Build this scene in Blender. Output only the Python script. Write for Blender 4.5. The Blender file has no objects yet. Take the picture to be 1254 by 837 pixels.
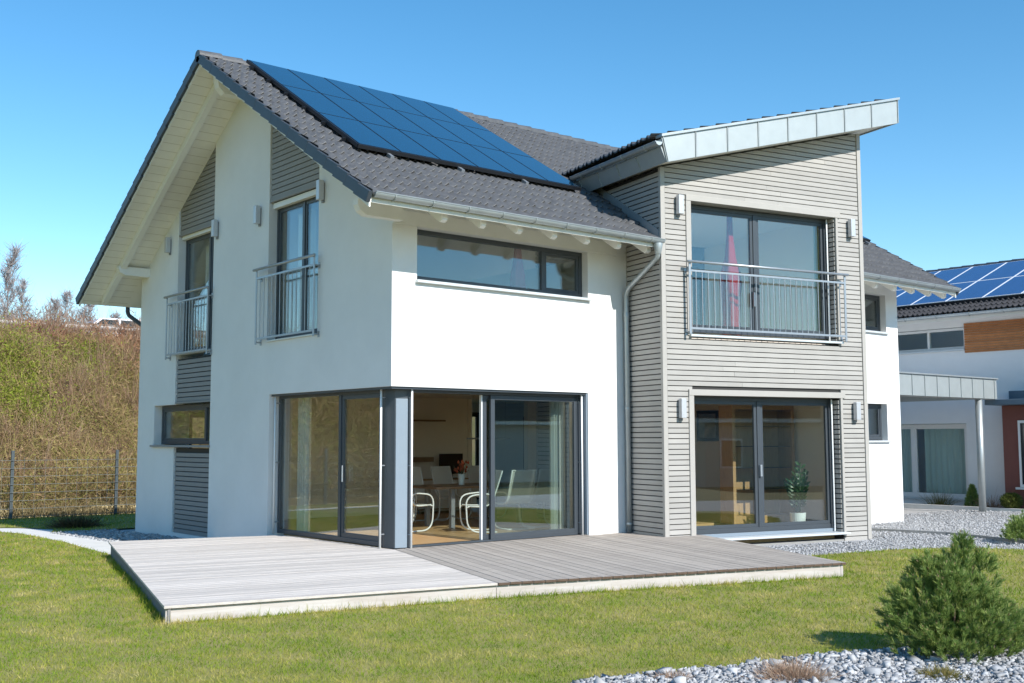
import bpy, bmesh, math, random
import numpy as np
from mathutils import Vector, Matrix
from mathutils.geometry import delaunay_2d_cdt
rnd = random.Random(7)
NR = np.random.default_rng(11)
PI = math.pi
sc = bpy.context.scene
COL = sc.collection

# ------------------------------------------------------------------ materials
def mat(name, col, rough=0.6, metal=0.0, var=0.0, vscale=3.0, col2=None, bump=0.0, bscale=60.0,
        island=0.0, stretch=None, rot=0.0, detail=6.0, spec=0.5, coat=0.0, trans=0.0):
    m = bpy.data.materials.new(name); m.use_nodes = True
    nt = m.node_tree; N = nt.nodes; L = nt.links
    b = N['Principled BSDF']
    b.inputs['Roughness'].default_value = rough; b.inputs['Metallic'].default_value = metal
    b.inputs['Specular IOR Level'].default_value = spec
    b.inputs['Coat Weight'].default_value = coat
    b.inputs['Base Color'].default_value = (*col, 1)
    tc = N.new('ShaderNodeTexCoord'); mp = N.new('ShaderNodeMapping')
    L.new(tc.outputs['Object'], mp.inputs['Vector'])
    mp.inputs['Rotation'].default_value = (0, 0, rot)
    if stretch: mp.inputs['Scale'].default_value = stretch
    out = None
    if var > 0 or col2:
        n = N.new('ShaderNodeTexNoise'); n.inputs['Scale'].default_value = vscale; n.inputs['Detail'].default_value = detail
        n.inputs['Roughness'].default_value = 0.65
        L.new(mp.outputs[0], n.inputs['Vector'])
        r = N.new('ShaderNodeMapRange'); r.inputs[1].default_value = 0.3; r.inputs[2].default_value = 0.7
        L.new(n.outputs[0], r.inputs[0])
        mx = N.new('ShaderNodeMix'); mx.data_type = 'RGBA'
        c2 = col2 if col2 else tuple(c * (1 - var) for c in col)
        mx.inputs[6].default_value = (*col, 1); mx.inputs[7].default_value = (*c2, 1)
        L.new(r.outputs[0], mx.inputs[0]); out = mx.outputs[2]
    if island > 0:
        g = N.new('ShaderNodeNewGeometry')
        r2 = N.new('ShaderNodeMapRange'); r2.inputs[3].default_value = 1 - island; r2.inputs[4].default_value = 1 + island * 0.7
        L.new(g.outputs['Random Per Island'], r2.inputs[0])
        hs = N.new('ShaderNodeHueSaturation')
        if out: L.new(out, hs.inputs['Color'])
        else: hs.inputs['Color'].default_value = (*col, 1)
        L.new(r2.outputs[0], hs.inputs['Value']); out = hs.outputs[0]
    if out: L.new(out, b.inputs['Base Color'])
    if bump > 0:
        n2 = N.new('ShaderNodeTexNoise'); n2.inputs['Scale'].default_value = bscale; n2.inputs['Detail'].default_value = 4
        L.new(mp.outputs[0], n2.inputs['Vector'])
        bp = N.new('ShaderNodeBump'); bp.inputs['Strength'].default_value = bump; bp.inputs['Distance'].default_value = 0.02
        L.new(n2.outputs[0], bp.inputs['Height']); L.new(bp.outputs[0], b.inputs['Normal'])
    return m

def blade_mat(name, stops, patch=None, pscale=0.8, rough=0.6, transl=0.25, zfade=None):
    """thin leaf / blade / twig: colour by random per island through a ramp, patches by noise"""
    m = bpy.data.materials.new(name); m.use_nodes = True
    nt = m.node_tree; N = nt.nodes; L = nt.links
    b = N['Principled BSDF']; b.inputs['Roughness'].default_value = rough; b.inputs['Specular IOR Level'].default_value = 0.25
    g = N.new('ShaderNodeNewGeometry'); cr = N.new('ShaderNodeValToRGB')
    e = cr.color_ramp.elements
    while len(e) < len(stops): e.new(0.5)
    for i, (p, c) in enumerate(stops): e[i].position = p; e[i].color = (*c, 1)
    tc = N.new('ShaderNodeTexCoord'); n = N.new('ShaderNodeTexNoise')
    n.inputs['Scale'].default_value = pscale; n.inputs['Detail'].default_value = 5; n.inputs['Roughness'].default_value = 0.6
    L.new(tc.outputs['Object'], n.inputs['Vector'])
    mr = N.new('ShaderNodeMapRange'); mr.inputs[1].default_value = 0.32; mr.inputs[2].default_value = 0.68
    L.new(n.outputs[0], mr.inputs[0])
    mix = N.new('ShaderNodeMix'); mix.data_type = 'FLOAT'; mix.inputs[0].default_value = patch if patch is not None else 0.0
    L.new(g.outputs['Random Per Island'], mix.inputs[2]); L.new(mr.outputs[0], mix.inputs[3])
    L.new(mix.outputs[0], cr.inputs[0])
    L.new(cr.outputs[0], b.inputs['Base Color'])
    if transl > 0:
        t = N.new('ShaderNodeBsdfTranslucent'); L.new(cr.outputs[0], t.inputs[0])
        ms = N.new('ShaderNodeMixShader'); ms.inputs[0].default_value = transl
        L.new(b.outputs[0], ms.inputs[1]); L.new(t.outputs[0], ms.inputs[2])
        L.new(ms.outputs[0], N['Material Output'].inputs['Surface'])
    return m

def glass_mat(name, tint=(0.82, 0.88, 0.85), ior=1.75):
    m = bpy.data.materials.new(name); m.use_nodes = True
    nt = m.node_tree; N = nt.nodes; L = nt.links; N.remove(N['Principled BSDF'])
    fr = N.new('ShaderNodeFresnel'); geo = N.new('ShaderNodeNewGeometry')
    mi = N.new('ShaderNodeMix'); mi.data_type = 'FLOAT'; mi.inputs[2].default_value = ior; mi.inputs[3].default_value = 1 / ior
    L.new(geo.outputs['Backfacing'], mi.inputs[0]); L.new(mi.outputs[0], fr.inputs['IOR'])
    # faint waviness of float glass, so that reflections are not mirror-perfect
    tc = N.new('ShaderNodeTexCoord'); n = N.new('ShaderNodeTexNoise'); n.inputs['Scale'].default_value = 1.3; n.inputs['Detail'].default_value = 1
    L.new(tc.outputs['Object'], n.inputs['Vector'])
    bp = N.new('ShaderNodeBump'); bp.inputs['Strength'].default_value = 0.02; bp.inputs['Distance'].default_value = 0.02
    L.new(n.outputs[0], bp.inputs['Height'])
    t = N.new('ShaderNodeBsdfTransparent'); t.inputs[0].default_value = (*tint, 1)
    gl = N.new('ShaderNodeBsdfGlossy'); gl.inputs['Roughness'].default_value = 0.0; gl.inputs[0].default_value = (0.92, 0.97, 1, 1)
    L.new(bp.outputs[0], gl.inputs['Normal'])
    ms = N.new('ShaderNodeMixShader')
    L.new(fr.outputs[0], ms.inputs[0]); L.new(t.outputs[0], ms.inputs[1]); L.new(gl.outputs[0], ms.inputs[2])
    L.new(ms.outputs[0], N['Material Output'].inputs['Surface'])
    return m

M = {}
M['plaster'] = mat('white_plaster', (0.80, 0.80, 0.79), 0.9, var=0.08, vscale=0.9, bump=0.35, bscale=140, spec=0.2)
M['plinth'] = mat('grey_plinth', (0.30, 0.30, 0.29), 0.9, var=0.2, vscale=6, bump=0.3, bscale=80)
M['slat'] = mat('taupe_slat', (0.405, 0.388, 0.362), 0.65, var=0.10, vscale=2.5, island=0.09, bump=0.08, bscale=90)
M['slat_dark'] = mat('slat_backing', (0.045, 0.043, 0.041), 0.9)
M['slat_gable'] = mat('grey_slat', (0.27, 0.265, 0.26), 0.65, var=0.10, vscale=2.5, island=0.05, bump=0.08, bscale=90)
M['trim'] = mat('taupe_trim', (0.405, 0.385, 0.355), 0.55, var=0.06, vscale=5)
M['frame'] = mat('anthracite_frame', (0.055, 0.066, 0.078), 0.38, var=0.1, vscale=4)
M['frame_lt'] = mat('blue_grey_frame', (0.22, 0.27, 0.32), 0.4, var=0.06, vscale=4)
M['white_paint'] = mat('white_wood_paint', (0.80, 0.79, 0.75), 0.55, var=0.06, vscale=3)
M['soffit'] = mat('cream_soffit_boards', (0.84, 0.82, 0.76), 0.6, var=0.08, vscale=3)
M['tile'] = mat('grey_concrete_tile', (0.118, 0.120, 0.124), 0.45, col2=(0.066, 0.068, 0.072), vscale=7, island=0.0, bump=0.15, bscale=120)
M['verge'] = mat('anthracite_verge', (0.052, 0.065, 0.082), 0.5, var=0.25, vscale=6)
M['zinc'] = mat('zinc_sheet', (0.43, 0.47, 0.48), 0.45, metal=0.55, var=0.14, vscale=5, bump=0.03, bscale=20)
M['zinc_face'] = mat('zinc_fascia_sheet', (0.40, 0.44, 0.445), 0.5, metal=0.4, var=0.10, vscale=4)
M['steel'] = mat('galvanised_steel', (0.40, 0.43, 0.46), 0.4, metal=0.6, var=0.12, vscale=14)
M['white_metal'] = mat('white_metal', (0.78, 0.79, 0.79), 0.4)
M['lamp_alu'] = mat('brushed_aluminium', (0.55, 0.56, 0.58), 0.4, metal=0.4)
M['lamp_dark'] = mat('lamp_bracket', (0.2, 0.21, 0.23), 0.5)
M['solar'] = mat('solar_glass', (0.004, 0.036, 0.080), 0.10, var=0.3, vscale=0.6, coat=1.0, spec=0.7)
M['solar_line'] = mat('solar_frame_black', (0.012, 0.014, 0.018), 0.4)
M['solar2'] = mat('solar_cell_blue', (0.03, 0.07, 0.22), 0.2, var=0.2, vscale=3, coat=0.5)
M['solar_white'] = mat('solar_frame_silver', (0.7, 0.73, 0.76), 0.4)
M['glass'] = glass_mat('window_glass', (0.93, 0.965, 0.95), 1.95)
M['glass_thin'] = glass_mat('clear_glass', (0.93, 0.96, 0.95), 1.4)
M['sill'] = mat('aluminium_sill', (0.66, 0.70, 0.72), 0.4, metal=0.3)
M['sill_dark'] = mat('slate_sill', (0.27, 0.28, 0.29), 0.5, var=0.1)
M['rubber'] = mat('black_joint', (0.02, 0.02, 0.022), 0.7)
M['parquet'] = mat('oak_parquet', (0.58, 0.38, 0.19), 0.4, col2=(0.48, 0.29, 0.13), vscale=3, stretch=(1, 8, 1), island=0.1)
M['in_wall'] = mat('cream_interior_wall', (0.86, 0.79, 0.70), 0.9, var=0.03)
M['in_ceil'] = mat('white_ceiling', (0.86, 0.85, 0.83), 0.9)
M['in_dark'] = mat('dark_brown_interior', (0.12, 0.10, 0.09), 0.8)
M['lawn_soil'] = mat('lawn_soil', (0.19, 0.205, 0.035), 0.95, col2=(0.32, 0.265, 0.10), vscale=1.6, bump=0.6, bscale=60, detail=8)
M['earth'] = mat('dry_meadow', (0.13, 0.12, 0.05), 0.95, col2=(0.10, 0.11, 0.03), vscale=0.05)
M['bank'] = mat('bank_soil', (0.14, 0.105, 0.05), 0.95, col2=(0.085, 0.085, 0.03), vscale=0.6, bump=0.8, bscale=6)
M['gravel'] = mat('grey_gravel', (0.50, 0.495, 0.49), 0.95, col2=(0.36, 0.355, 0.35), vscale=16, bump=1.0, bscale=45, detail=9)
M['stone'] = mat('limestone_chips', (0.46, 0.465, 0.475), 0.9, var=0.3, vscale=20, island=0.38)
M['path'] = mat('pale_paving', (0.74, 0.72, 0.68), 0.85, var=0.15, vscale=4, bump=0.2, bscale=80)
M['asphalt'] = mat('road_asphalt', (0.06, 0.06, 0.06), 0.9)
M['pine_bark'] = mat('pine_bark', (0.10, 0.07, 0.045), 0.9, var=0.4, vscale=30)
M['twig_bark'] = mat('bare_bark', (0.40, 0.34, 0.31), 0.9, var=0.3, vscale=8)
M['tubular'] = mat('white_tube', (0.75, 0.74, 0.71), 0.35)
M['sling'] = mat('cream_sling_fabric', (0.68, 0.66, 0.60), 0.8, var=0.08, vscale=40)
M['table'] = mat('walnut_table', (0.28, 0.18, 0.11), 0.35, var=0.3, vscale=5, stretch=(1, 9, 1))
M['oak'] = mat('oak_wood', (0.48, 0.29, 0.13), 0.5, var=0.3, vscale=5, stretch=(9, 9, 1))
M['screen'] = mat('black_screen', (0.008, 0.010, 0.014), 0.15)
M['curtain'] = mat('grey_curtain', (0.62, 0.62, 0.59), 0.9, var=0.05)
M['curtain_red'] = mat('red_curtain', (0.36, 0.012, 0.02), 0.8, var=0.2)
M['curtain_yellow'] = mat('yellow_curtain', (0.55, 0.52, 0.18), 0.9)
M['curtain_green'] = mat('pale_green_curtain', (0.52, 0.64, 0.60), 0.9)
M['pot'] = mat('white_pot', (0.78, 0.80, 0.74), 0.35)
M['soil'] = mat('pot_soil', (0.05, 0.035, 0.025), 0.95)
M['zz'] = mat('glossy_leaf', (0.035, 0.085, 0.022), 0.35, island=0.35)
M['flower'] = mat('flower_mix', (0.55, 0.12, 0.05), 0.7, island=0.6)
M['flower_y'] = mat('yellow_flower', (0.55, 0.45, 0.06), 0.7, island=0.4)
M['plaster2'] = mat('pale_grey_plaster', (0.85, 0.86, 0.87), 0.9, var=0.04, bump=0.15, bscale=120)
M['larch'] = mat('larch_boards', (0.50, 0.20, 0.07), 0.6, var=0.25, vscale=6, island=0.2)
M['red_wall'] = mat('dark_red_plaster', (0.20, 0.075, 0.06), 0.9, var=0.1)
M['slab'] = mat('blue_grey_slab', (0.10, 0.15, 0.20), 0.6)
M['car_white'] = mat('white_car_paint', (0.8, 0.8, 0.82), 0.25, coat=0.6)
M['car_glass'] = mat('car_glass', (0.02, 0.025, 0.03), 0.08)
M['tyre'] = mat('tyre_rubber', (0.02, 0.02, 0.02), 0.8)
M['tail'] = mat('red_lens', (0.4, 0.02, 0.02), 0.3)
M['red_tile'] = mat('dark_tiles', (0.07, 0.065, 0.065), 0.7, var=0.3, vscale=5)
M['grey_render'] = mat('grey_render', (0.5, 0.49, 0.46), 0.9, var=0.05)
M['mesh_grey'] = mat('fence_wire_coating', (0.17, 0.19, 0.19), 0.5, metal=0.2)
M['post_grey'] = mat('fence_post_coating', (0.075, 0.095, 0.105), 0.5, metal=0.2)

# ------------------------------------------------------------------ helpers
def wloc(p):
    v = Vector((0, 0, 0))
    while p is not None:
        v += Vector(p.location); p = p.parent
    return v

class MB:
    def __init__(s): s.v = []; s.f = []
    def add(s, vs, fs):
        o = len(s.v); s.v += [tuple(q) for q in vs]; s.f += [tuple(i + o for i in f) for f in fs]
    def box(s, x0, x1, y0, y1, z0, z1, fn=None):
        vs = [(x, y, z) for z in (z0, z1) for y in (y0, y1) for x in (x0, x1)]
        if fn: vs = [fn(*q) for q in vs]
        s.add(vs, [(0, 1, 3, 2), (4, 6, 7, 5), (0, 4, 5, 1), (2, 3, 7, 6), (0, 2, 6, 4), (1, 5, 7, 3)])
    def prism(s, poly, fn, d0, d1):
        """poly in (a,b); fn(a,d,b)->xyz; closed solid between d0 and d1"""
        n = len(poly)
        s.add([fn(a, d0, b) for a, b in poly] + [fn(a, d1, b) for a, b in poly],
              [tuple(range(n)), tuple(range(2 * n - 1, n - 1, -1))] + [(i, (i + 1) % n, n + (i + 1) % n, n + i) for i in range(n)])
    def tube(s, pts, r, n=8, cap=True):
        pts = [Vector(p) for p in pts]; rs = r if isinstance(r, (list, tuple)) else [r] * len(pts)
        vs = []; fs = []; up = None
        for i, p in enumerate(pts):
            t = (pts[min(i + 1, len(pts) - 1)] - pts[max(i - 1, 0)]).normalized()
            if up is None: up = t.orthogonal().normalized()
            up = (up - t * up.dot(t))
            up = up.normalized() if up.length > 1e-6 else t.orthogonal().normalized()
            w = t.cross(up)
            for k in range(n):
                a = 2 * PI * k / n; vs.append(p + (up * math.cos(a) + w * math.sin(a)) * rs[i])
        for i in range(len(pts) - 1):
            for k in range(n):
                k2 = (k + 1) % n; fs.append((i * n + k, i * n + k2, (i + 1) * n + k2, (i + 1) * n + k))
        if cap: fs += [tuple(range(n - 1, -1, -1)), tuple((len(pts) - 1) * n + k for k in range(n))]
        s.add(vs, fs)
    def build(s, name, m, parent=None, bevel=0.0, smooth=False, recalc=True):
        me = bpy.data.meshes.new(name)
        off = wloc(parent) if parent is not None else Vector((0, 0, 0))
        if parent is not None and off.length > 0: vs = [(q[0] - off.x, q[1] - off.y, q[2] - off.z) for q in s.v]
        else: vs = s.v
        me.from_pydata(vs, [], s.f)
        if recalc:
            bm = bmesh.new(); bm.from_mesh(me); bmesh.ops.recalc_face_normals(bm, faces=bm.faces); bm.to_mesh(me); bm.free()
        me.materials.append(m)
        if smooth:
            me.polygons.foreach_set('use_smooth', [True] * len(me.polygons))
        o = bpy.data.objects.new(name, me); COL.objects.link(o)
        if parent is not None: o.parent = parent
        if bevel > 0:
            b = o.modifiers.new('bevel', 'BEVEL'); b.width = bevel; b.segments = 2; b.limit_method = 'ANGLE'; b.angle_limit = 0.6
        return o

def np_mesh(name, V, F, m, parent=None):
    """V (n,3), F (k,3|4) with arrays"""
    me = bpy.data.meshes.new(name); V = np.asarray(V, np.float32); F = np.asarray(F, np.int32); k = F.shape[1]
    if parent is not None: V = V - np.array(wloc(parent), np.float32)
    me.vertices.add(len(V)); me.vertices.foreach_set('co', V.ravel())
    me.loops.add(F.size); me.loops.foreach_set('vertex_index', F.ravel())
    me.polygons.add(len(F)); me.polygons.foreach_set('loop_start', np.arange(0, F.size, k, dtype=np.int32))
    me.update(calc_edges=True); me.materials.append(m)
    o = bpy.data.objects.new(name, me); COL.objects.link(o)
    if parent is not None: o.parent = parent
    return o

def strips(base, d, L, w, bend, segs=2, tip=0.15):
    """N tapered thin blades -> V, F(quads)"""
    n = len(base); d = d / np.linalg.norm(d, axis=1, keepdims=True)
    r = NR.normal(size=(n, 3)); wd = np.cross(d, r); wd /= np.linalg.norm(wd, axis=1, keepdims=True) + 1e-9
    L = np.asarray(L).reshape(-1, 1); w = np.asarray(w).reshape(-1, 1)
    Vs = []
    for k in range(segs + 1):
        t = k / segs
        c = base + d * L * t + bend * L * t * t
        ww = wd * w * (1 - (1 - tip) * t) * 0.5
        Vs += [c - ww, c + ww]
    V = np.stack(Vs, 1).reshape(-1, 3); S = 2 * (segs + 1)
    o = np.arange(n)[:, None] * S
    F = np.concatenate([np.concatenate([o + 2 * k, o + 2 * k + 1, o + 2 * k + 3, o + 2 * k + 2], 1)[:, None, :] for k in range(segs)], 1).reshape(-1, 4)
    return V, F

def thing(name, label, cat, loc=(0, 0, 0), rotz=0.0, group=None):
    o = bpy.data.objects.new(name, None); COL.objects.link(o); o.location = loc; o.rotation_euler = (0, 0, rotz)
    o.empty_display_size = 0.2
    tag(o, label, cat, group); return o
def tag(o, label=None, cat=None, group=None, kind=None):
    if label: o['label'] = label
    if cat: o['category'] = cat
    if group: o['group'] = group
    if kind: o['kind'] = kind
    return o
def dup(root, loc, rotz, label, scale=1.0):
    r = root.copy(); COL.objects.link(r); r.location = loc; r.rotation_euler = (0, 0, rotz); r['label'] = label
    r.scale = (scale,) * 3
    for ch in list(root.children):
        c = ch.copy(); COL.objects.link(c); c.parent = r
        for g in list(ch.children):
            e = g.copy(); COL.objects.link(e); e.parent = c
    return r

def clip(poly, a, b, c):
    """keep a*x+b*y<=c"""
    out = []
    for i in range(len(poly)):
        p, q = poly[i], poly[(i + 1) % len(poly)]
        dp, dq = a * p[0] + b * p[1] - c, a * q[0] + b * q[1] - c
        if dp <= 0: out.append(p)
        if (dp < 0 < dq) or (dq < 0 < dp):
            t = dp / (dp - dq); out.append((p[0] + (q[0] - p[0]) * t, p[1] + (q[1] - p[1]) * t))
    return out
def clip_convex(poly, cv):
    area = sum(cv[i][0] * cv[(i + 1) % len(cv)][1] - cv[(i + 1) % len(cv)][0] * cv[i][1] for i in range(len(cv)))
    s = 1 if area > 0 else -1
    for i in range(len(cv)):
        p, q = cv[i], cv[(i + 1) % len(cv)]
        nx, ny = (q[1] - p[1]) * s, -(q[0] - p[0]) * s
        poly = clip(poly, nx, ny, nx * p[0] + ny * p[1])
        if len(poly) < 3: return []
    return poly

# frames: P(u, d, z); d = depth into the building
def PG(u, d, z): return (d, u, z)                       # gable wall, plane x=0
def PF(u, d, z): return (u, d, z)                       # long front wall, plane y=0
TA = math.radians(12.6)
P0 = Vector((4.616, -1.046, 0)); TU = Vector((math.cos(TA), -math.sin(TA), 0)); TV = Vector((math.sin(TA), math.cos(TA), 0))
def PT(u, d, z):
    q = P0 + TU * u + TV * d; return (q.x, q.y, z)      # clad bay, turned 12.6 degrees
def PTL(u, d, z): return PT(d, u, z)                    # left side of the bay

RZ, RY, RS = 8.53, 4.55, 0.618                          # ridge height, ridge y, roof slope
def ztop(y): return RZ - RS * abs(y - RY)
ROOF_T = 0.15
def zunder(y): return ztop(y) - ROOF_T
G0 = 0.05
def ground(x, y):
    return G0 - 0.017 * max(0.0, y) - 0.004 * max(0.0, x)
def groundA(x, y): return G0 - 0.017 * np.maximum(0, y) - 0.004 * np.maximum(0, x)
DZ = 0.22

# ------------------------------------------------------------------ HOUSE
house = thing('detached_house', 'white two-storey house with grey tiled gable roof, black solar panels and taupe clad bay', 'house')

def wall(name, fn, U0, U1, Z0, Z1, holes, thick, m, roof=None):
    """wall face grid with holes [(u0,u1,z0,z1)], clipped under roof(u) lines [(a,b,c)]"""
    us = sorted({U0, U1, *[h[0] for h in holes], *[h[1] for h in holes]}); us = [u for u in us if U0 <= u <= U1]
    zs = sorted({Z0, Z1, *[h[2] for h in holes], *[h[3] for h in holes]}); zs = [z for z in zs if Z0 <= z <= Z1]
    b = MB()
    inh = lambda u, z: any(h[0] < u < h[1] and h[2] < z < h[3] for h in holes)
    solid = {}
    for i in range(len(us) - 1):
        for j in range(len(zs) - 1):
            solid[i, j] = not inh((us[i] + us[i + 1]) / 2, (zs[j] + zs[j + 1]) / 2)
    for (i, j), s in solid.items():
        if not s: continue
        poly = [(us[i], zs[j]), (us[i + 1], zs[j]), (us[i + 1], zs[j + 1]), (us[i], zs[j + 1])]
        full = list(poly)
        for l in (roof or []): poly = clip(poly, *l)
        if len(poly) < 3: continue
        n = len(poly)
        b.add([fn(a, 0, c) for a, c in poly], [tuple(range(n))])
        b.add([fn(a, thick, c) for a, c in poly], [tuple(range(n))])
        for k in range(n):   # edges that border a hole or the outline
            p, q = poly[k], poly[(k + 1) % n]
            mu, mz = (p[0] + q[0]) / 2, (p[1] + q[1]) / 2
            e = 1e-4
            if abs(p[0] - q[0]) < 1e-6:
                ni = (i - 1, j) if abs(p[0] - us[i]) < 1e-6 else (i + 1, j)
            elif abs(p[1] - q[1]) < 1e-6:
                ni = (i, j - 1) if abs(p[1] - zs[j]) < 1e-6 else (i, j + 1)
            else: ni = None
            if ni is None or not solid.get(ni, False):
                b.add([fn(*(p[0], 0, p[1])), fn(q[0], 0, q[1]), fn(q[0], thick, q[1]), fn(p[0], thick, p[1])], [(0, 1, 2, 3)])
    return b.build(name, m, house, recalc=False)

roofclip = [(RS, 1, zunder(RY) + RS * RY), (-RS, 1, zunder(RY) - RS * RY)]   # z <= zunder
GW = 9.65
g_holes = [(-1, 3.75, 0.0, 2.57), (2.15, 3.87, 3.47, 9), (6.1, 7.75, 0.0, 9), (7.75, 8.78, 1.70, 2.50)]
wall('wall', PG, 0.32, GW, -0.15, 9, g_holes, 0.32, M['plaster'], roofclip)
f_holes = [(0, 3.91, 0.0, 2.57), (0.44, 3.93, 4.13, 4.95)]
HX = 13.46
wall('wall', PF, 0, 4.87, -0.15, 5.45, f_holes, 0.32, M['plaster'], [(0, 1, zunder(0) - 0.0)])
w_holes = [(12.0, 13.0, 4.13, 4.95), (12.0, 12.93, 1.75, 2.55)]
wall('wall', PF, 9.3, HX, -0.10, 5.45, w_holes, 0.32, M['plaster'], [(0, 1, zunder(0))])
PB = lambda u, d, z: (u, GW - d, z)
rear_light_holes = [(1.0, 3.6, 0.9, 2.4), (5.4, 9.0, 0.24, 2.5), (10.4, 12.2, 0.9, 2.4), (1.2, 3.4, 3.7, 4.5), (6.0, 9.0, 3.7, 4.5)]  # unseen rear windows, added to bring daylight into the rooms
wall('wall', PB, 0.32, HX, -0.3, 5.2, rear_light_holes, 0.3, M['plaster'], [(0, 1, zunder(GW))])
wall('wall', lambda u, d, z: (HX - d, u, z), 0.32, GW - 0.3, -0.3, 9, [], 0.3, M['plaster'], roofclip)

def slats(name, fn, u0, u1, z0, z1, m, d_front=0.0, pitch=0.087, gap=0.0145, holes=(), roof=None, thick=0.028):
    """horizontal rhombus-profile boards over a dark backing"""
    b = MB(); z = z0 + 0.004
    while z + pitch - gap < z1 + 1e-6:
        zm0, zm1 = z, z + pitch - gap
        segs = [(u0, u1)]
        if roof:
            poly = [(u0, zm0), (u1, zm0), (u1, zm1), (u0, zm1)]
            for l in roof: poly = clip(poly, *l)
            if len(poly) < 3: break
            lo = [p[0] for p in poly]; segs = [(min(lo), max(lo))]
            polys = [poly]
        for h in holes:
            if h[2] < zm1 and h[3] > zm0:
                ns = []
                for a, c in segs:
                    if h[1] <= a or h[0] >= c: ns.append((a, c)); continue
                    if h[0] > a: ns.append((a, h[0]))
                    if h[1] < c: ns.append((h[1], c))
                segs = ns
        ns = []                                   # butt joints of the boards
        for a, c in segs:
            while c - a > 2.2 and rnd.random() < 0.45:
                j = a + rnd.uniform(0.7, min(c - a - 0.7, 2.6)); ns.append((a, j - 0.0015)); a = j + 0.0015
            ns.append((a, c))
        segs = ns
        if roof and len(polys[0]) >= 3 and not holes:
            b.prism(polys[0], fn, d_front, d_front + thick)
        else:
            for a, c in segs:
                if c - a < 0.02: continue
                j = rnd.uniform(-0.0015, 0.0015)
                if roof:
                    poly = [(a, zm0), (c, zm0), (c, zm1), (a, zm1)]
                    for l in roof: poly = clip(poly, *l)
                    if len(poly) < 3: continue
                    b.prism(poly, fn, d_front + j, d_front + thick)
                else:
                    # boards with a bevelled top edge (weathered rhombus profile)
                    vs = [fn(a, d_front + j, zm0), fn(c, d_front + j, zm0), fn(c, d_front + j, zm1 - 0.008), fn(a, d_front + j, zm1 - 0.008),
                          fn(a, d_front + 0.012, zm1), fn(c, d_front + 0.012, zm1),
                          fn(a, d_front + thick, zm0), fn(c, d_front + thick, zm0), fn(c, d_front + thick, zm1), fn(a, d_front + thick, zm1)]
                    b.add(vs, [(0, 1, 2, 3), (3, 2, 5, 4), (4, 5, 8, 9), (0, 6, 7, 1), (6, 9, 8, 7), (0, 3, 4, 9, 6), (1, 7, 8, 5, 2)])
        z += pitch
    return b.build(name, m, house)
def backing(fn, u0, u1, z0, z1, d0, d1, roof=None, holes=(), parent=None):
    b = MB(); us = sorted({u0, u1, *[h[0] for h in holes], *[h[1] for h in holes]}); us = [u for u in us if u0 <= u <= u1]
    zs = sorted({z0, z1, *[h[2] for h in holes], *[h[3] for h in holes]}); zs = [z for z in zs if z0 <= z <= z1]
    for i in range(len(us) - 1):
        for j in range(len(zs) - 1):
            mu, mz = (us[i] + us[i + 1]) / 2, (zs[j] + zs[j + 1]) / 2
            if any(h[0] < mu < h[1] and h[2] < mz < h[3] for h in holes): continue
            poly = [(us[i], zs[j]), (us[i + 1], zs[j]), (us[i + 1], zs[j + 1]), (us[i], zs[j + 1])]
            for l in (roof or []): poly = clip(poly, *l)
            if len(poly) >= 3: b.prism(poly, fn, d0, d1)
    return b.build('backing_board', M['slat_dark'], parent)

# gable cladding strips
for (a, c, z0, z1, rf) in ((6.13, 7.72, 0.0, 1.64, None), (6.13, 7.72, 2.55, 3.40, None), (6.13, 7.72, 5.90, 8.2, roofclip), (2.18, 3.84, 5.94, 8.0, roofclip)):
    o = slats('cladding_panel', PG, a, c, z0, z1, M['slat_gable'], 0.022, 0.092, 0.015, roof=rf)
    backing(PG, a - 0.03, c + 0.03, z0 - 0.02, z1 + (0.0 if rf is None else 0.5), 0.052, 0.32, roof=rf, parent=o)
    t = MB()   # closing rail under each panel
    t.box(a - 0.028, c + 0.028, 0.004, 0.05, z0 - 0.035, z0 - 0.002, PG); t.build('edge_rail', M['slat_gable'], o)

# ---- windows
def window(name, fn, u0, u1, z0, z1, dep, mull=(), fw=0.065, leaf=(), fm='frame', parent=None, ft=0.075, sash=0.05, sashes=True, glass='glass'):
    """frame = outer frame + mullions + sash frames; every pane a sub-part"""
    b = MB()
    d0, d1 = dep, dep + ft
    b.box(u0, u1, d0, d1, z1 - fw, z1, fn); b.box(u0, u1, d0, d1, z0, z0 + fw, fn)
    b.box(u0, u0 + fw, d0, d1, z0 + fw, z1 - fw, fn); b.box(u1 - fw, u1, d0, d1, z0 + fw, z1 - fw, fn)
    ms = sorted(mull); edges = [u0 + fw] + [e for mu in ms for e in (mu - fw / 2, mu + fw / 2)] + [u1 - fw]
    for mu in ms: b.box(mu - fw / 2, mu + fw / 2, d0 - 0.004, d1 + 0.004, z0 + fw, z1 - fw, fn)
    panes = []
    for i in range(0, len(edges), 2):
        a, c = edges[i], edges[i + 1]; za, zc = z0 + fw, z1 - fw
        k = i // 2
        if sashes and k in leaf:
            s = sash
            b.box(a, c, d0 + 0.012, d1 - 0.012, zc - s, zc, fn); b.box(a, c, d0 + 0.012, d1 - 0.012, za, za + s, fn)
            b.box(a, a + s, d0 + 0.012, d1 - 0.012, za + s, zc - s, fn); b.box(c - s, c, d0 + 0.012, d1 - 0.012, za + s, zc - s, fn)
            a += s; c -= s; za += s; zc -= s
        panes.append((a, c, za, zc))
    w = b.build(name, M[fm], parent or house, bevel=0.004)
    for a, c, za, zc in panes:
        p = MB(); p.box(a - 0.01, c + 0.01, (d0 + d1) / 2 - 0.012, (d0 + d1) / 2 + 0.012, za - 0.01, zc + 0.01, fn)
        p.build('pane', M[glass], w)
    return w
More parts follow.
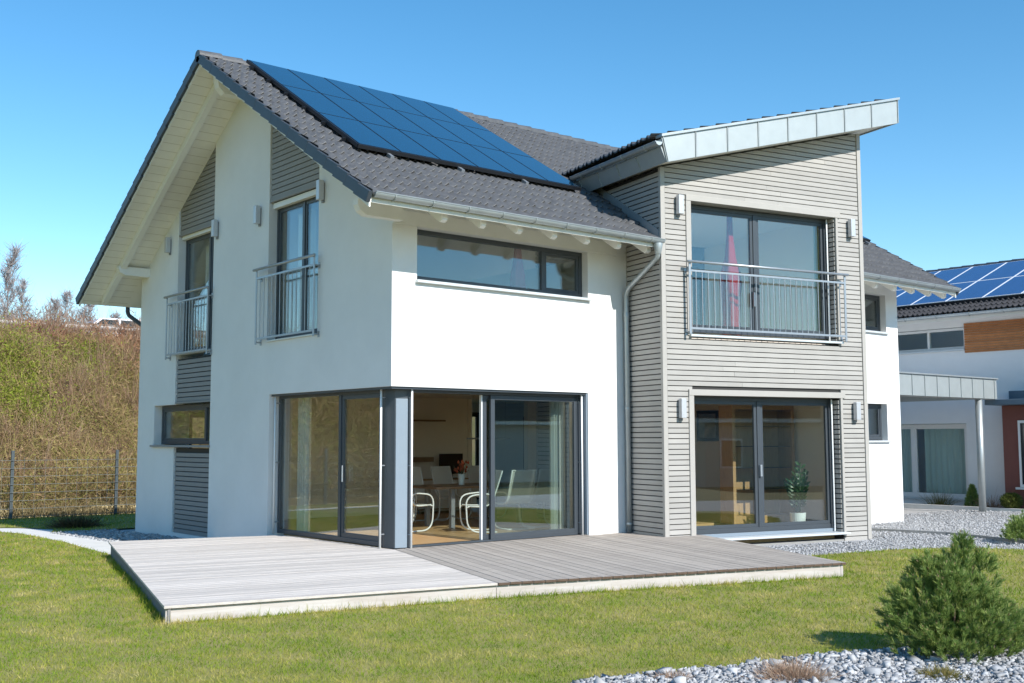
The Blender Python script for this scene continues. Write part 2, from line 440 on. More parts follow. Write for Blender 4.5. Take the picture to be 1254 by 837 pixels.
def sub(name, m, parent, bevel=0.003, smooth=False):
    class _S(MB):
        def done(s): return s.build(name, M[m], parent, bevel=bevel, smooth=smooth)
    return _S()

# upper strip window of the long front
w = window('window', PF, 0.44, 3.93, 4.17, 4.95, 0.14, mull=(3.05,), leaf=(1,), fw=0.07)
s = sub('sill', 'sill', w); s.box(0.41, 3.97, -0.07, 0.15, 4.115, 4.155, PF); s.done()
# right wing windows
w = window('window', PF, 12.0, 13.0, 4.14, 4.95, 0.14, leaf=(0,)); s = sub('sill', 'sill', w); s.box(11.97, 13.04, -0.06, 0.15, 4.085, 4.125, PF); s.done()
w = window('window', PF, 12.0, 12.93, 1.77, 2.55, 0.14, leaf=(0,)); s = sub('sill', 'sill', w); s.box(11.97, 12.98, -0.06, 0.15, 1.715, 1.755, PF); s.done()
# gable strip window
w = window('window', PG, 6.12, 8.75, 1.72, 2.49, 0.15, mull=(6.62,), leaf=(1,)); s = sub('sill', 'sill_dark', w); s.box(6.08, 8.84, -0.06, 0.15, 1.66, 1.70, PG); s.done()
# gable french doors
for (a, c, sw) in ((6.12, 7.74, 6.58), (2.17, 3.86, 2.90)):
    w = window('french_door', PG, a, c, 3.50, 5.84, 0.15, mull=(sw,), leaf=(0, 1), fw=0.06)
    s = sub('sill', 'sill', w); s.box(a + 0.01, c - 0.01, -0.04, 0.15, 3.472, 3.497, PG); s.done()
    s = sub('blind_box', 'white_paint', w); s.box(a + 0.02, c - 0.02, 0.06, 0.145, 5.80, 5.895, PG); s.done()
for h in rear_light_holes: window('window', PB, h[0], h[1], h[2], h[3], 0.14, mull=((h[0] + h[1]) / 2,), leaf=(0, 1))
# ground floor corner glazing, gable side: two leaves
w = window('sliding_door', PG, 0.452, 3.72, 0.232, 2.565, 0.17, mull=(1.70,), leaf=(0,), fw=0.07, sash=0.07)
s = sub('handle', 'steel', w); s.tube([(0.13, 1.55, 1.15), (0.13, 1.55, 1.40)], 0.012); s.done()
# front side: fixed leaf to the right, sliding leaf pushed behind it, left half open
b = MB(); fw = 0.07
b.box(0.452, 3.88, 0.17, 0.29, 2.565 - fw, 2.565, PF); b.box(3.88 - fw, 3.88, 0.17, 0.29, 0.232, 2.565 - fw, PF)
b.box(0.452, 3.88, 0.17, 0.29, 0.222, 0.25, PF)
b.box(0.452, 0.49, 0.17, 0.29, 0.25, 2.565 - fw, PF)
for (d0, d1, a, c) in ((0.175, 0.225, 1.98, 3.81), (0.235, 0.285, 1.86, 3.70)):
    b.box(a, a + 0.08, d0, d1, 0.25, 2.49, PF); b.box(c - 0.06, c, d0, d1, 0.25, 2.49, PF)
    b.box(a + 0.08, c - 0.06, d0, d1, 2.42, 2.49, PF); b.box(a + 0.08, c - 0.06, d0, d1, 0.25, 0.33, PF)
w = b.build('sliding_door', M['frame'], house, bevel=0.004)
for (d, a, c) in ((0.20, 2.05, 3.76), (0.26, 1.93, 3.65)):
    p = MB(); p.box(a, c, d - 0.012, d + 0.012, 0.32, 2.43, PF); p.build('pane', M['glass'], w)
s = sub('edge_seal', 'white_metal', w); s.box(1.835, 1.857, 0.232, 0.288, 0.252, 2.49, PF); s.done()
s = sub('handle', 'steel', w); s.box(1.89, 1.91, 0.288, 0.33, 1.2, 1.4, PF); s.done()
# corner post with chamfer
b = MB(); b.prism([(0.17, 0.45), (0.165, 0.41), (0.205, 0.205), (0.41, 0.165), (0.45, 0.17), (0.45, 0.45)], lambda a, d, c: (a, c, d), 0.222, 2.569)
b.build('corner_post', M['frame'], house, bevel=0.004)
b = MB(); b.prism([(0.215, 0.1935), (0.40, 0.157), (0.403, 0.166), (0.217, 0.202)], lambda a, d, c: (a, c, d), 0.23, 2.40); b.build('post_panel', M['frame_lt'], house, bevel=0.003)
# white guide rods of the screens at the corner glazing
for q in ((0.09, 0.40), (0.07, 3.66), (0.42, 0.08), (3.84, 0.08)):
    b = MB(); b.tube([(*q, 0.222), (*q, 2.568)], 0.016, 10); 
    inner = (0.16, q[1]) if q[0] < 0.1 else (q[0], 0.17)
    r = b.build('guide_rod', M['white_metal'], house, smooth=True)
    for z in (0.42, 1.42, 2.42):
        s = sub('rod_clip', 'steel', r); s.tube([(*q, z), (*inner, z)], 0.011, 6); s.done()
# soffit flashing over the corner opening
b = MB(); b.box(0.03, 0.05, 0.05, 3.73, 2.535, 2.567); b.box(0.03, 3.90, 0.03, 0.05, 2.535, 2.567); b.build('lintel_flashing', M['frame'], house)
# white thermal jamb strip at the door's right reveal
b = MB(); b.box(3.885, 3.905, 0.02, 0.17, 0.23, 2.565); b.build('jamb_strip', M['frame_lt'], house)

# ---- clad bay
TW = 4.47
bay_h = [(0.58, 3.85, -0.2, 2.60), (0.58, 3.85, 3.47, 5.86)]
TS = math.tan(math.radians(14.3))
def troof(u): return 6.67 + TS * (u + 0.31)          # top surface of the bay roof
troofclip = [(-TS, 1, troof(0) - 0.43)]
o = slats('bay_cladding', PT, 0.085, TW - 0.085, -0.02, 8.2, M['slat'], 0.0, holes=bay_h, roof=troofclip)
backing(PT, 0.03, TW - 0.03, 0.02, 8.2, 0.030, 0.26, roof=troofclip, holes=bay_h, parent=o)
o = slats('bay_cladding', PTL, 0.06, 4.4, 0.0, troof(0) - 0.43, M['slat'], 0.0)
backing(PTL, 0.03, 4.4, 0.0, troof(0) - 0.44, 0.030, 0.25, parent=o)
def PTR(u, d, z): return PT(TW - d, u, z)
o = slats('bay_cladding', PTR, 0.06, 5.4, 0.0, troof(TW) - 0.45, M['slat'], 0.0, pitch=0.088)
backing(PTR, 0.03, 5.4, 0.0, troof(TW) - 0.46, 0.030, 0.25, parent=o)
for (a, c, zt) in ((-0.012, 0.075, troof(0) - 0.43), (TW - 0.075, TW + 0.012, troof(TW) - 0.45)):
    b = MB(); b.box(a, c, -0.014, 0.05, 0.0, zt, PT); b.build('corner_board', M['trim'], house, bevel=0.004)
b = MB(); b.box(0.05, TW - 0.05, 0.02, 0.25, -0.15, 0.02, PT); b.build('plinth', M['plinth'], house)
# reveals + trim of both bay openings
for (z0, z1) in ((0.12, 2.52), (3.52, 5.80)):
    b = MB()
    b.box(0.50, 3.93, -0.028, 0.0, z1, z1 + 0.10, PT)                 # head board
    b.box(0.50, 0.60, -0.022, 0.22, z0, z1 - 0.002, PT)               # left jamb
    b.box(3.82, 3.87, -0.022, 0.02, z0, z1 - 0.002, PT)
    b.box(0.60, 3.86, 0.005, 0.22, z1 + 0.003, z1 + 0.06, PT)         # head reveal
    o = b.build('opening_trim', M['trim'], house, bevel=0.003)
    rb = MB()                                                            # right reveal with slats
    z = z0 + 0.005
    while z + 0.07 < z1:
        rb.box(3.80, 3.83, 0.022, 0.215, z, z + 0.068, PT); z += 0.088
    rb.build('reveal_slats', M['slat'], o)
    rb = MB(); rb.box(3.832, 3.90, 0.02, 0.26, z0, z1, PT); rb.build('reveal_backing', M['slat_dark'], o)
# bay windows
w = window('sliding_door', PT, 0.60, 3.80, 0.21, 2.52, 0.20, mull=(2.13,), leaf=(0, 1), fw=0.075, sash=0.06)
s = sub('sill', 'sill', w); s.box(0.52, 3.90, -0.10, 0.20, 0.115, 0.15, PT); s.done()
s = sub('sill_riser', 'frame_lt', w); s.box(0.60, 3.80, 0.16, 0.22, 0.152, 0.208, PT); s.done()
s = sub('handle', 'steel', w); s.box(2.11, 2.15, 0.15, 0.195, 1.15, 1.35, PT); s.done()
s = sub('guide_rod', 'white_metal', w, smooth=True); s.tube([PT(3.74, 0.13, 0.16), PT(3.74, 0.13, 2.5)], 0.015, 8); s.done()
w = window('french_door', PT, 0.60, 3.80, 3.60, 5.80, 0.20, mull=(2.13,), leaf=(0, 1), fw=0.075, sash=0.06)
s = sub('sill', 'sill', w); s.box(0.54, 3.90, -0.06, 0.20, 3.50, 3.535, PT); s.done()
s = sub('handle', 'steel', w); s.box(2.05, 2.08, 0.15, 0.195, 4.1, 4.35, PT); s.done()
s = sub('guide_rod', 'white_metal', w, smooth=True); s.tube([PT(3.74, 0.13, 3.54), PT(3.74, 0.13, 5.78)], 0.015, 8); s.done()

# bay roof: deck, zinc fascias with standing seams, tiles, gutter
UL, UR, VF, VB = -0.31, 4.97, -0.48, 4.6
def PR(u, h, v):                                       # h measured below the top surface
    return PT(u, v, troof(u) - h)
b = MB(); b.prism([(UL + 0.12, 0.40), (UR - 0.02, 0.40), (UR - 0.02, 0.03), (UL + 0.02, 0.03)], lambda a, d, h: PR(a, h, d), VF + 0.012, VB)
bay_roof = b.build('bay_roof', M['soffit'], house)
b = MB(); b.prism([(UL + 0.11, 0.43), (UR + 0.01, 0.43), (UR + 0.01, 0.0), (UL, 0.0)], lambda a, d, h: PR(a, h, d), VF - 0.012, VF + 0.012)
n = 8
for k in range(n + 1):                                  # standing seams
    u = UL + 0.02 + (UR - UL - 0.03) * k / n
    b.prism([(u - 0.006, 0.425), (u + 0.006, 0.425), (u + 0.006, 0.0), (u - 0.006, 0.0)] if k else [(u + 0.10, 0.42), (u + 0.112, 0.42), (u + 0.012, 0.0), (u, 0.0)],
            lambda a, d, h: PR(a, h, d), VF - 0.030, VF - 0.011)
b.build('verge_fascia', M['zinc_face'], bay_roof)
for k in range(1, n):
    b = MB(); u = UL + 0.02 + (UR - UL - 0.03) * k / n
    b.prism([(u + 0.0075, 0.42), (u + 0.019, 0.42), (u + 0.019, 0.002), (u + 0.0075, 0.002)], lambda a, d, h: PR(a, h, d), VF - 0.020, VF - 0.0115)
    b.build('seam_joint', M['rubber'], bay_roof)
b = MB(); b.prism([(UL - 0.01, 0.0), (UR + 0.03, 0.0), (UR + 0.03, -0.045), (UL - 0.01, -0.045)], lambda a, d, h: PR(a, h, d), VF - 0.045, VF + 0.14)
b.build('verge_cap', M['zinc'], bay_roof, bevel=0.004)
b = MB(); b.prism([(UR - 0.02, 0.43), (UR + 0.012, 0.43), (UR + 0.012, 0.0), (UR - 0.02, 0.0)], lambda a, d, h: PR(a, h, d), VF + 0.013, VB); b.build('verge_fascia', M['zinc_face'], bay_roof)
b = MB()   # low side fascia, slanting inwards
b.prism([(UL + 0.002, 0.16), (UL + 0.022, 0.16), (UL + 0.125, 0.425), (UL + 0.105, 0.425)], lambda a, d, h: PR(a, h, d), VF + 0.014, 2.5)
for v in np.arange(0.25, 2.6, 0.62):
    b.prism([(UL - 0.012, 0.165), (UL + 0.004, 0.165), (UL + 0.107, 0.42), (UL + 0.09, 0.42)], lambda a, d, h: PR(a, h, d), v, v + 0.014)
b.build('eave_fascia', M['zinc_face'], bay_roof)
def half_gutter(p0, p1, r, outdir, name, parent, brackets, m='zinc'):
    """half-round open gutter from p0 to p1"""
    p0, p1, outdir = Vector(p0), Vector(p1), Vector(outdir).normalized(); up = Vector((0, 0, 1)); b = MB()
    K = 10; prof = []
    for k in range(K + 1):
        a = PI * k / K; prof.append((math.cos(a) * r, -math.sin(a) * r))
    for k in range(K, -1, -1):
        a = PI * k / K; prof.append((math.cos(a) * (r - 0.006), -math.sin(a) * (r - 0.006)))
    vs = []
    for p in (p0, p1): vs += [p + outdir * a + up * c for a, c in prof]
    n = len(prof)
    b.add(vs, [(i, (i + 1) % n, n + (i + 1) % n, n + i) for i in range(n)])
    for p in (p0, p1):   # end stop
        e = [p + outdir * math.cos(PI * k / K) * r * 0.985 - up * math.sin(PI * k / K) * r * 0.985 for k in range(K + 1)]
        t = (p1 - p0).normalized() * 0.003
        b.add([q - t for q in e] + [q + t for q in e], [tuple(range(K + 1)), tuple(range(2 * K + 1, K, -1))] + [(i, (i + 1) % (K + 1), K + 1 + (i + 1) % (K + 1), K + 1 + i) for i in range(K + 1)])
    b.tube([p0 + outdir * r, p1 + outdir * r], 0.010, 6)    # rolled bead
    g = b.build(name, M[m], parent)
    for k in range(brackets):
        bb = MB(); c = p0.lerp(p1, (k + 0.5) / brackets); pts = [c + outdir * math.cos(PI * j / 8) * (r + 0.006) - up * math.sin(PI * j / 8) * (r + 0.006) for j in range(9)]
        bb.tube(pts, 0.011, 5); bb.build('gutter_bracket', M[m], g)
    return g
q0, q1 = Vector(PT(UL - 0.06, VF - 0.03, troof(UL) - 0.09)), Vector(PT(UL - 0.06, 2.25, troof(UL) - 0.09))
half_gutter(q0, q1, 0.062, -TU, 'bay_gutter', bay_roof, 4)

# ---- tiles
def tile_sheet(name, fn, U0, U1, S0, S1, parent, m, tw=0.295, course=0.335, amp=0.036, step=0.042, skip=None, spu=8):
    """fn(u, s, h) -> xyz; u across, s down the slope, h off the plane. Double-wave concrete tiles in courses"""
    nt = int(round((U1 - U0) / tw)); tw = (U1 - U0) / nt; ncol = nt * spu + 1
    nr = int(round((S1 - S0) / course)); course = (S1 - S0) / nr
    V = []; F = []
    uu = np.linspace(U0, U1, ncol)
    ph = (uu - U0) / tw * 2 * PI * 2
    wave = amp * (np.cos(ph) * 0.75 + 0.25 * np.cos(2 * ph)) 
    for r in range(nr):
        tj = NR.uniform(-0.004, 0.004, nt + 1).repeat(spu)[:ncol]
        s0, s1 = S0 + r * course, S0 + (r + 1) * course + 0.02
        # rounded lower lip of each tile
        lip = 0.012 * np.cos(ph / 2) 
        rows = [(s0 - 0.02, 0.0, 0), (s1 - 0.012, step, 1), (s1, step - 0.006, 1), (s1 - 0.004, step - 0.030, 1)]
        o = len(V)
        for s, h, l in rows:
            for i in range(ncol): V.append(fn(uu[i], s + lip[i] * l, wave[i] + h + tj[i] * (1 if l else 0.3)))
        for k in range(len(rows) - 1):
            for i in range(ncol - 1):
                if skip and skip(uu[i], s0): continue
                F.append((o + k * ncol + i, o + k * ncol + i + 1, o + (k + 1) * ncol + i + 1, o + (k + 1) * ncol + i))
    return np_mesh(name, V, F, m, parent)
cosr = 1 / math.sqrt(1 + RS * RS); sinr = RS * cosr
XV0, XV1 = -1.03, 14.25
def fn_front(u, s, h):      # s measured from the ridge downwards
    return (u, RY - s * cosr - h * sinr, RZ - s * sinr + h * cosr - 0.03)
def fn_rear(u, s, h):
    return (u, RY + s * cosr + h * sinr, RZ - s * sinr + h * cosr - 0.03)
LF = (RY + 1.02) / cosr; LR = 6.0 / cosr
def in_bay(u, s):
    q = Vector((u, RY - s * cosr, 0)) - P0; return 0.22 < q.dot(TU) < TW - 0.2 and q.dot(TV) < 4.2 and ztop(RY - s * cosr) < troof(q.dot(TU)) - 0.25
roof = tile_sheet('roof', fn_front, XV0, XV1, 0.05, LF, house, M['tile'], skip=in_bay)
tile_sheet('rear_tiles', fn_rear, XV0, XV1, 0.05, LR, roof, M['tile'], spu=4)
# tiles of the bay roof (seen from its low edge)
TSc = math.cos(math.radians(14.3))
tile_sheet('bay_tiles', lambda u, s, h: PT(UR - s * TSc, u, troof(UR - s * TSc) + h + 0.035), VF + 0.15, VB, 0.05, (UR - UL) / TSc + 0.07, bay_roof, M['tile'], amp=0.030)
# roof body under the tiles
def slope_slab(b, x0, x1, y0, y1, t0, t1):
    b.prism([(y0, ztop(y0) - t1), (y1, ztop(y1) - t1), (y1, ztop(y1) - t0), (y0, ztop(y0) - t0)], lambda a, d, c: (d, a, c), x0, x1)
b = MB(); slope_slab(b, -1.0, 4.80, -0.98, RY, 0.07, ROOF_T); slope_slab(b, 4.802, 9.3, 3.3, RY, 0.07, ROOF_T); slope_slab(b, 9.302, 14.2, -0.98, RY, 0.07, ROOF_T)
slope_slab(b, -1.0, 14.2, RY, 10.5, 0.07, ROOF_T)
b.build('soffit', M['soffit'], roof)
# soffit board joints
b = MB()
for k in range(1, 64):
    y = -0.95 + k * 0.18
    if abs(y - RY) < 0.1 or y > 10.45: continue
    zz = ztop(y) - ROOF_T
    sgn = 1 if y < RY else -1
    b.add([(-0.99, y, zz - 0.0015), (-0.02, y, zz - 0.0015), (-0.02, y + 0.008, zz - 0.0015 + sgn * RS * 0.008), (-0.99, y + 0.008, zz - 0.0015 + sgn * RS * 0.008)], [(0, 1, 2, 3)])
M['joint'] = mat('soffit_joint', (0.52, 0.48, 0.40), 0.8)
b.build('board_joint', M['joint'], roof)
# barge boards along the gable edge, and the inner barge rafter
b = MB()
for (x0, x1, t0, t1) in ((-1.028, -1.002, 0.03, 0.21),):
    slope_slab(b, x0, x1, -0.99, RY, t0, t1); slope_slab(b, x0, x1, RY, 10.5, t0, t1)
b.build('barge_board', M['white_paint'], roof)
b = MB(); slope_slab(b, -0.62, -0.50, -0.55, RY, ROOF_T, ROOF_T + 0.15); slope_slab(b, -0.62, -0.50, RY, 10.3, ROOF_T, ROOF_T + 0.15)
b.build('barge_rafter', M['white_paint'], roof, bevel=0.006)
b = MB(); slope_slab(b, 14.202, 14.228, -0.99, RY, 0.03, 0.21); slope_slab(b, 14.202, 14.228, RY, 10.5, 0.03, 0.21); b.build('barge_board', M['white_paint'], roof)
# verge tiles: stepped dark caps
for x0 in (XV0 - 0.045, XV1 - 0.015):
    for fnr, LL in ((fn_front, LF), (fn_rear, LR)):
        b = MB(); nr = int(round(LL / 0.335)); c = LL / nr
        for r in range(nr):
            s0, s1 = r * c - 0.02, (r + 1) * c + 0.03
            hs = [(s0, -0.13), (s1, -0.105), (s1, 0.055), (s0, 0.03)]
            b.prism(hs, lambda a, d, h: fnr(d, a, h), x0 - 0.002 * (r % 2), x0 + 0.06)
        b.build('verge_tile', M['verge'], roof, bevel=0.004)
# ridge caps
b = MB(); x = XV0 - 0.05
while x < XV1:
    pts = [(x, RY, RZ - 0.005), (x + 0.42, RY, RZ + 0.012)]
    n = 8; vs = []
    for i, p in enumerate(pts):
        r = 0.105 if i == 0 else 0.115
        for k in range(n + 1):
            a = -0.15 + (PI + 0.3) * k / n; vs.append((p[0], p[1] + r * math.cos(a), p[2] - 0.04 + r * math.sin(a) * 0.95))
        
    b.add(vs, [(k, k + 1, n + 2 + k, n + 1 + k) for k in range(n)] + [tuple(range(n + 1)), tuple(range(2 * n + 1, n, -1))]); x += 0.40
b.build('ridge_cap', M['tile'], roof)
# purlins showing under the gable overhang
def purlin(yc, zt, hh, ww, x0, x1=0.01):
    b = MB()
    pr = [(x1, zt - hh), (x0 + 0.14, zt - hh), (x0 + 0.04, zt - hh * 0.72), (x0, zt - hh * 0.35), (x0, zt), (x1, zt)]
    b.prism(pr, lambda a, d, c: (a, d, c), yc - ww / 2, yc + ww / 2)
    b.build('purlin', M['white_paint'], roof, bevel=0.006)
purlin(RY, zunder(RY) - 0.14, 0.36, 0.18, -0.74)
purlin(9.3, zunder(9.3) - 0.05, 0.18, 0.16, -0.66)
purlin(-0.20, 5.17, 0.22, 0.14, -0.75)
# front eaves: rafter tails, fascia board, gutter
for k in range(7):
    x = 0.32 + k * 0.70
    b = MB(); b.prism([(0.02, zunder(0.02) + 0.01), (-0.86, zunder(-0.86) + 0.01), (-0.86, zunder(-0.86) - 0.13), (-0.80, zunder(-0.86) - 0.16), (0.02, zunder(0.02) - 0.16)], lambda a, d, c: (d, a, c), x - 0.05, x + 0.05)
    b.build('rafter', M['white_paint'], roof, bevel=0.005)
for x in (10.6, 11.3, 12.0, 12.7, 13.38, 14.0):
    b = MB(); b.prism([(0.02, zunder(0.02) + 0.01), (-0.86, zunder(-0.86) + 0.01), (-0.86, zunder(-0.86) - 0.13), (-0.80, zunder(-0.86) - 0.16), (0.02, zunder(0.02) - 0.16)], lambda a, d, c: (d, a, c), x - 0.05, x + 0.05)
    b.build('rafter', M['white_paint'], roof, bevel=0.005)
b = MB(); b.box(-1.0, 4.60, -0.985, -0.962, 4.985, 5.06); b.build('eave_board', M['soffit'], roof)
b = MB(); b.box(9.0, 14.2, -0.985, -0.962, 4.985, 5.06); b.build('eave_board', M['white_paint'], roof)
b = MB(); b.box(0.0, 4.6, -0.03, 0.0, 4.955, 5.16); b.build('wall_plate', M['white_paint'], roof)
g1 = half_gutter((-0.98, -1.035, 5.09), (4.66, -1.035, 5.09), 0.068, (0, -1, 0), 'gutter', roof, 9)
half_gutter((10.0, -1.035, 5.09), (14.25, -1.035, 5.09), 0.068, (0, -1, 0), 'gutter', roof, 6)
half_gutter((-0.90, 10.57, 4.81), (14.2, 10.57, 4.81), 0.068, (0, 1, 0), 'gutter', roof, 12)
# downpipe with swan neck
def bez(pts, n=8):
    pts = [Vector(p) for p in pts]; out = [pts[0]]
    for i in range(1, len(pts) - 1):
        a, c, d = pts[i - 1], pts[i], pts[i + 1]
        r = min((a - c).length, (d - c).length) * 0.45
        p0, p1 = c + (a - c).normalized() * r, c + (d - c).normalized() * r
        for k in range(n + 1):
            t = k / n; out.append(p0 * (1 - t) ** 2 + c * 2 * t * (1 - t) + p1 * t * t)
    out.append(pts[-1]); return out
b = MB(); b.tube(bez([(4.55, -1.035, 5.0), (4.55, -1.035, 4.80), (4.74, -0.10, 4.35), (4.76, -0.085, 4.0), (4.77, -0.085, 0.225)]), 0.045, 14)
dp = b.build('downpipe', M['zinc'], house, smooth=True)
s = sub('pipe_collar', 'zinc', dp, smooth=True)
s.tube([(4.76, -0.085, 3.86), (4.76, -0.085, 3.97)], 0.053, 14); s.tube([(4.765, -0.085, 2.30), (4.765, -0.085, 2.34)], 0.052, 14); s.tube([(4.77, -0.085, 0.35), (4.77, -0.085, 0.39)], 0.052, 14); s.done()
s = sub('outlet_funnel', 'zinc', dp, smooth=True); s.tube([(4.55, -1.035, 5.02), (4.55, -1.035, 4.84)], [0.085, 0.048], 14); s.done()
b = MB(); b.tube(bez([(0.05, 10.57, 4.76), (0.05, 10.57, 4.55), (0.35, 9.85, 4.1), (0.35, 9.75, 3.8), (0.35, 9.75, -0.1)]), 0.045, 12); b.build('downpipe', M['verge'], house, smooth=True)
# flashing where the roof meets the bay wall
b = MB()
pts = [(-0.02, ztop(P0.y + 0.1)), ]
fl = []
for v in (0.05, 2.2):
    y = (P0 + TV * v).y; fl.append((v, ztop(y)))
b.prism([(fl[0][0], fl[0][1] - 0.02), (fl[1][0], fl[1][1] - 0.02), (fl[1][0], fl[1][1] + 0.16), (fl[0][0], fl[0][1] + 0.16)], lambda a, d, c: PT(d, a, c), -0.02, -0.004)
b.build('flashing', M['zinc'], roof)

# ---- solar panels
def solar_array(x0, x1, nx, s0, s1, ns, fnr, parent, mg, mf, h=0.115, gap=0.014):
    pw, ph = (x1 - x0) / nx, (s1 - s0) / ns
    for i in range(nx):
        for j in range(ns):
            a, c = x0 + i * pw + gap / 2, x0 + (i + 1) * pw - gap / 2
            e, f = s0 + j * ph + gap / 2, s0 + (j + 1) * ph - gap / 2
            b = MB(); b.box(a, c, e, f, h - 0.04, h, lambda x, y, z: fnr(x, y, z)); o = b.build('solar_panel', mf, parent)
            b = MB(); b.box(a + 0.012, c - 0.012, e + 0.012, f - 0.012, h - 0.03, h + 0.002, lambda x, y, z: fnr(x, y, z)); b.build('solar_glass', mg, o)
    b = MB()
    for j in range(ns):
        for q in (0.25, 0.75):
            s = s0 + (j + q) * ph; b.box(x0 - 0.09, x1 + 0.05, s - 0.02, s + 0.02, h - 0.085, h - 0.042, lambda x, y, z: fnr(x, y, z))
    b.box(x0 - 0.02, x1 + 0.02, s1 + 0.002, s1 + 0.03, h - 0.06, h - 0.002, lambda x, y, z: fnr(x, y, z))
    b.box(x0 - 0.03, x0 - 0.004, s0, s1, h - 0.06, h - 0.002, lambda x, y, z: fnr(x, y, z))
    r = b.build('mounting_rail', M['solar_line'], parent)
    k = 0.5
    while x0 + k < x1:
        b = MB(); b.box(x0 + k, x0 + k + 0.06, s1 + 0.03, s1 + 0.16, h - 0.10, h - 0.05, lambda x, y, z: fnr(x, y, z)); k += 1.35
        b.build('roof_hook', M['steel'], r)
sp = lambda y: (RY - y) / cosr
solar_array(-0.22, 4.32, 6, sp(4.42), sp(0.66), 3, fn_front, roof, M['solar'], M['solar_line'], h=0.15)
solar_array(10.6, 14.0, 4, sp(4.42), sp(1.05), 3, fn_front, roof, M['solar'], M['solar_line'], h=0.15)

# ---- balcony railings
def railing(fn, u0, u1, zb, zt, off, nb, top_r=0.024, posts=True):
    b = MB(); d = -off
    b.tube([fn(u0 - 0.06, d - 0.03, zt), fn(u1 + 0.06, d - 0.03, zt)], top_r, 10)
    o = b.build('balcony_railing', M['steel'], house, smooth=True)
    s = sub('rail_bar', 'steel', o); s.box(u0, u1, d - 0.006, d + 0.006, zt - 0.165, zt - 0.130, fn); s.done()
    s = sub('rail_bar', 'steel', o); s.box(u0, u1, d - 0.006, d + 0.006, zb + 0.06, zb + 0.095, fn); s.done()
    for k in range(1, nb):
        s = sub('baluster', 'steel', o, bevel=0); u = u0 + (u1 - u0) * k / nb; s.tube([fn(u, d, zb + 0.08), fn(u, d, zt - 0.14)], 0.0075, 6); s.done()
    for u in (u0, u1):
        s = sub('rail_post', 'steel', o); s.box(u - 0.022, u + 0.022, d - 0.008, d + 0.008, zb - 0.02, zt - 0.01, fn)
        for z in (zb + 0.02, zt - 0.15):
            s.tube([fn(u, d, z), fn(u, -0.001, z)], 0.014, 6); s.box(u - 0.03, u + 0.03, -0.008, -0.001, z - 0.05, z + 0.05, fn)
        s.done()
railing(PG, 6.10, 8.02, 3.42, 4.66, 0.10, 14)
railing(PG, 2.10, 4.10, 3.46, 4.74, 0.10, 14)
railing(PT, 0.48, 3.90, 3.55, 4.74, 0.12, 27)

# ---- wall lamps
def wlamp(fn, u, zc):
    b = MB(); b.box(u - 0.05, u + 0.05, -0.115, -0.025, zc - 0.16, zc + 0.16, fn)
    o = b.build('wall_lamp', M['lamp_alu'], house, bevel=0.006)
    s = sub('lamp_bracket', 'lamp_dark', o); s.box(u - 0.035, u + 0.035, -0.024, -0.001, zc - 0.20, zc + 0.12, fn); s.done()
for u, z in ((0.34, 5.70), (4.16, 5.63), (0.33, 2.30), (4.16, 2.29)): wlamp(PT, u, z)
for u, z in ((8.15, 5.75), (5.93, 5.76), (4.20, 5.74), (2.00, 5.79)): wlamp(PG, u, z)

# ---- interior shell
M_fl = MB(); M_fl.box(0.33, 13.1, 0.33, 9.3, -0.1, 0.228); M_fl.box(0.30, 3.9, 0.292, 0.329, -0.1, 0.226)
M_fl.build('parquet_floor', M['parquet'], house)
b = MB(); b.box(0.27, TW - 0.27, 0.27, 1.5, -0.1, 0.205, PT); b.build('parquet_floor', M['parquet'], house)
b = MB(); b.box(0.325, 13.1, 0.325, 9.3, 2.72, 3.40); b.build('floor_slab', M['in_ceil'], house)
b = MB(); b.box(0.265, TW - 0.265, 0.27, 1.6, 2.70, 3.41, PT); b.build('floor_slab', M['in_ceil'], house)
b = MB()
for z0, z1 in ((0.21, 2.70), (3.41, 5.95)):
    b.box(0.262, 0.28, 0.27, 4.38, z0, z1, PT); b.box(TW - 0.28, TW - 0.262, 0.27, 4.38, z0, z1, PT)
    b.box(0.281, 0.575, 0.262, 0.275, z0, z1, PT); b.box(3.90, TW - 0.281, 0.262, 0.275, z0, z1, PT)
b.box(0.56, 3.90, 0.262, 0.275, 2.53, 2.699, PT); b.box(0.56, 3.90, 0.262, 0.275, 5.82, 5.949, PT); b.box(0.56, 3.90, 0.262, 0.275, 3.412, 3.59, PT)
b.build('interior_lining', M['in_wall'], house)
b = MB(); b.box(0.27, TW - 0.27, 0.27, 4.3, 5.95, 6.03, PT); b.build('ceiling', M['in_ceil'], house)
b = MB()
b.box(0.33, 6.30, 6.45, 6.60, 0.23, 2.715)          # back wall of the dining room
b.box(8.2, 13.1, 6.451, 6.601, 0.23, 2.715)  # inner opening widened to pass daylight from the added rear windows
b.box(4.30, 4.45, 0.33, 1.1, 0.23, 2.715)           # short wall beside the bay room
b.box(0.33, 4.6, 4.9, 5.02, 3.405, 5.0)             # upper floor partitions
b.box(4.6, 4.75, 0.33, 9.2, 3.405, 5.0)
b.box(0.33, 13.1, 5.02, 5.12, 3.41, 7.2)
b.box(9.5, 9.65, -0.9, 6.4, 0.23, 2.715)
b.build('interior_wall', M['in_wall'], house)
b = MB(); b.box(8.1, 8.2, 6.46, 6.6, 0.23, 2.71); b.build('interior_door_frame', M['in_wall'], house)
b = MB(); b.box(6.31, 6.42, 6.43, 6.6, 0.23, 2.71); b.build('interior_door_frame', M['in_wall'], house)

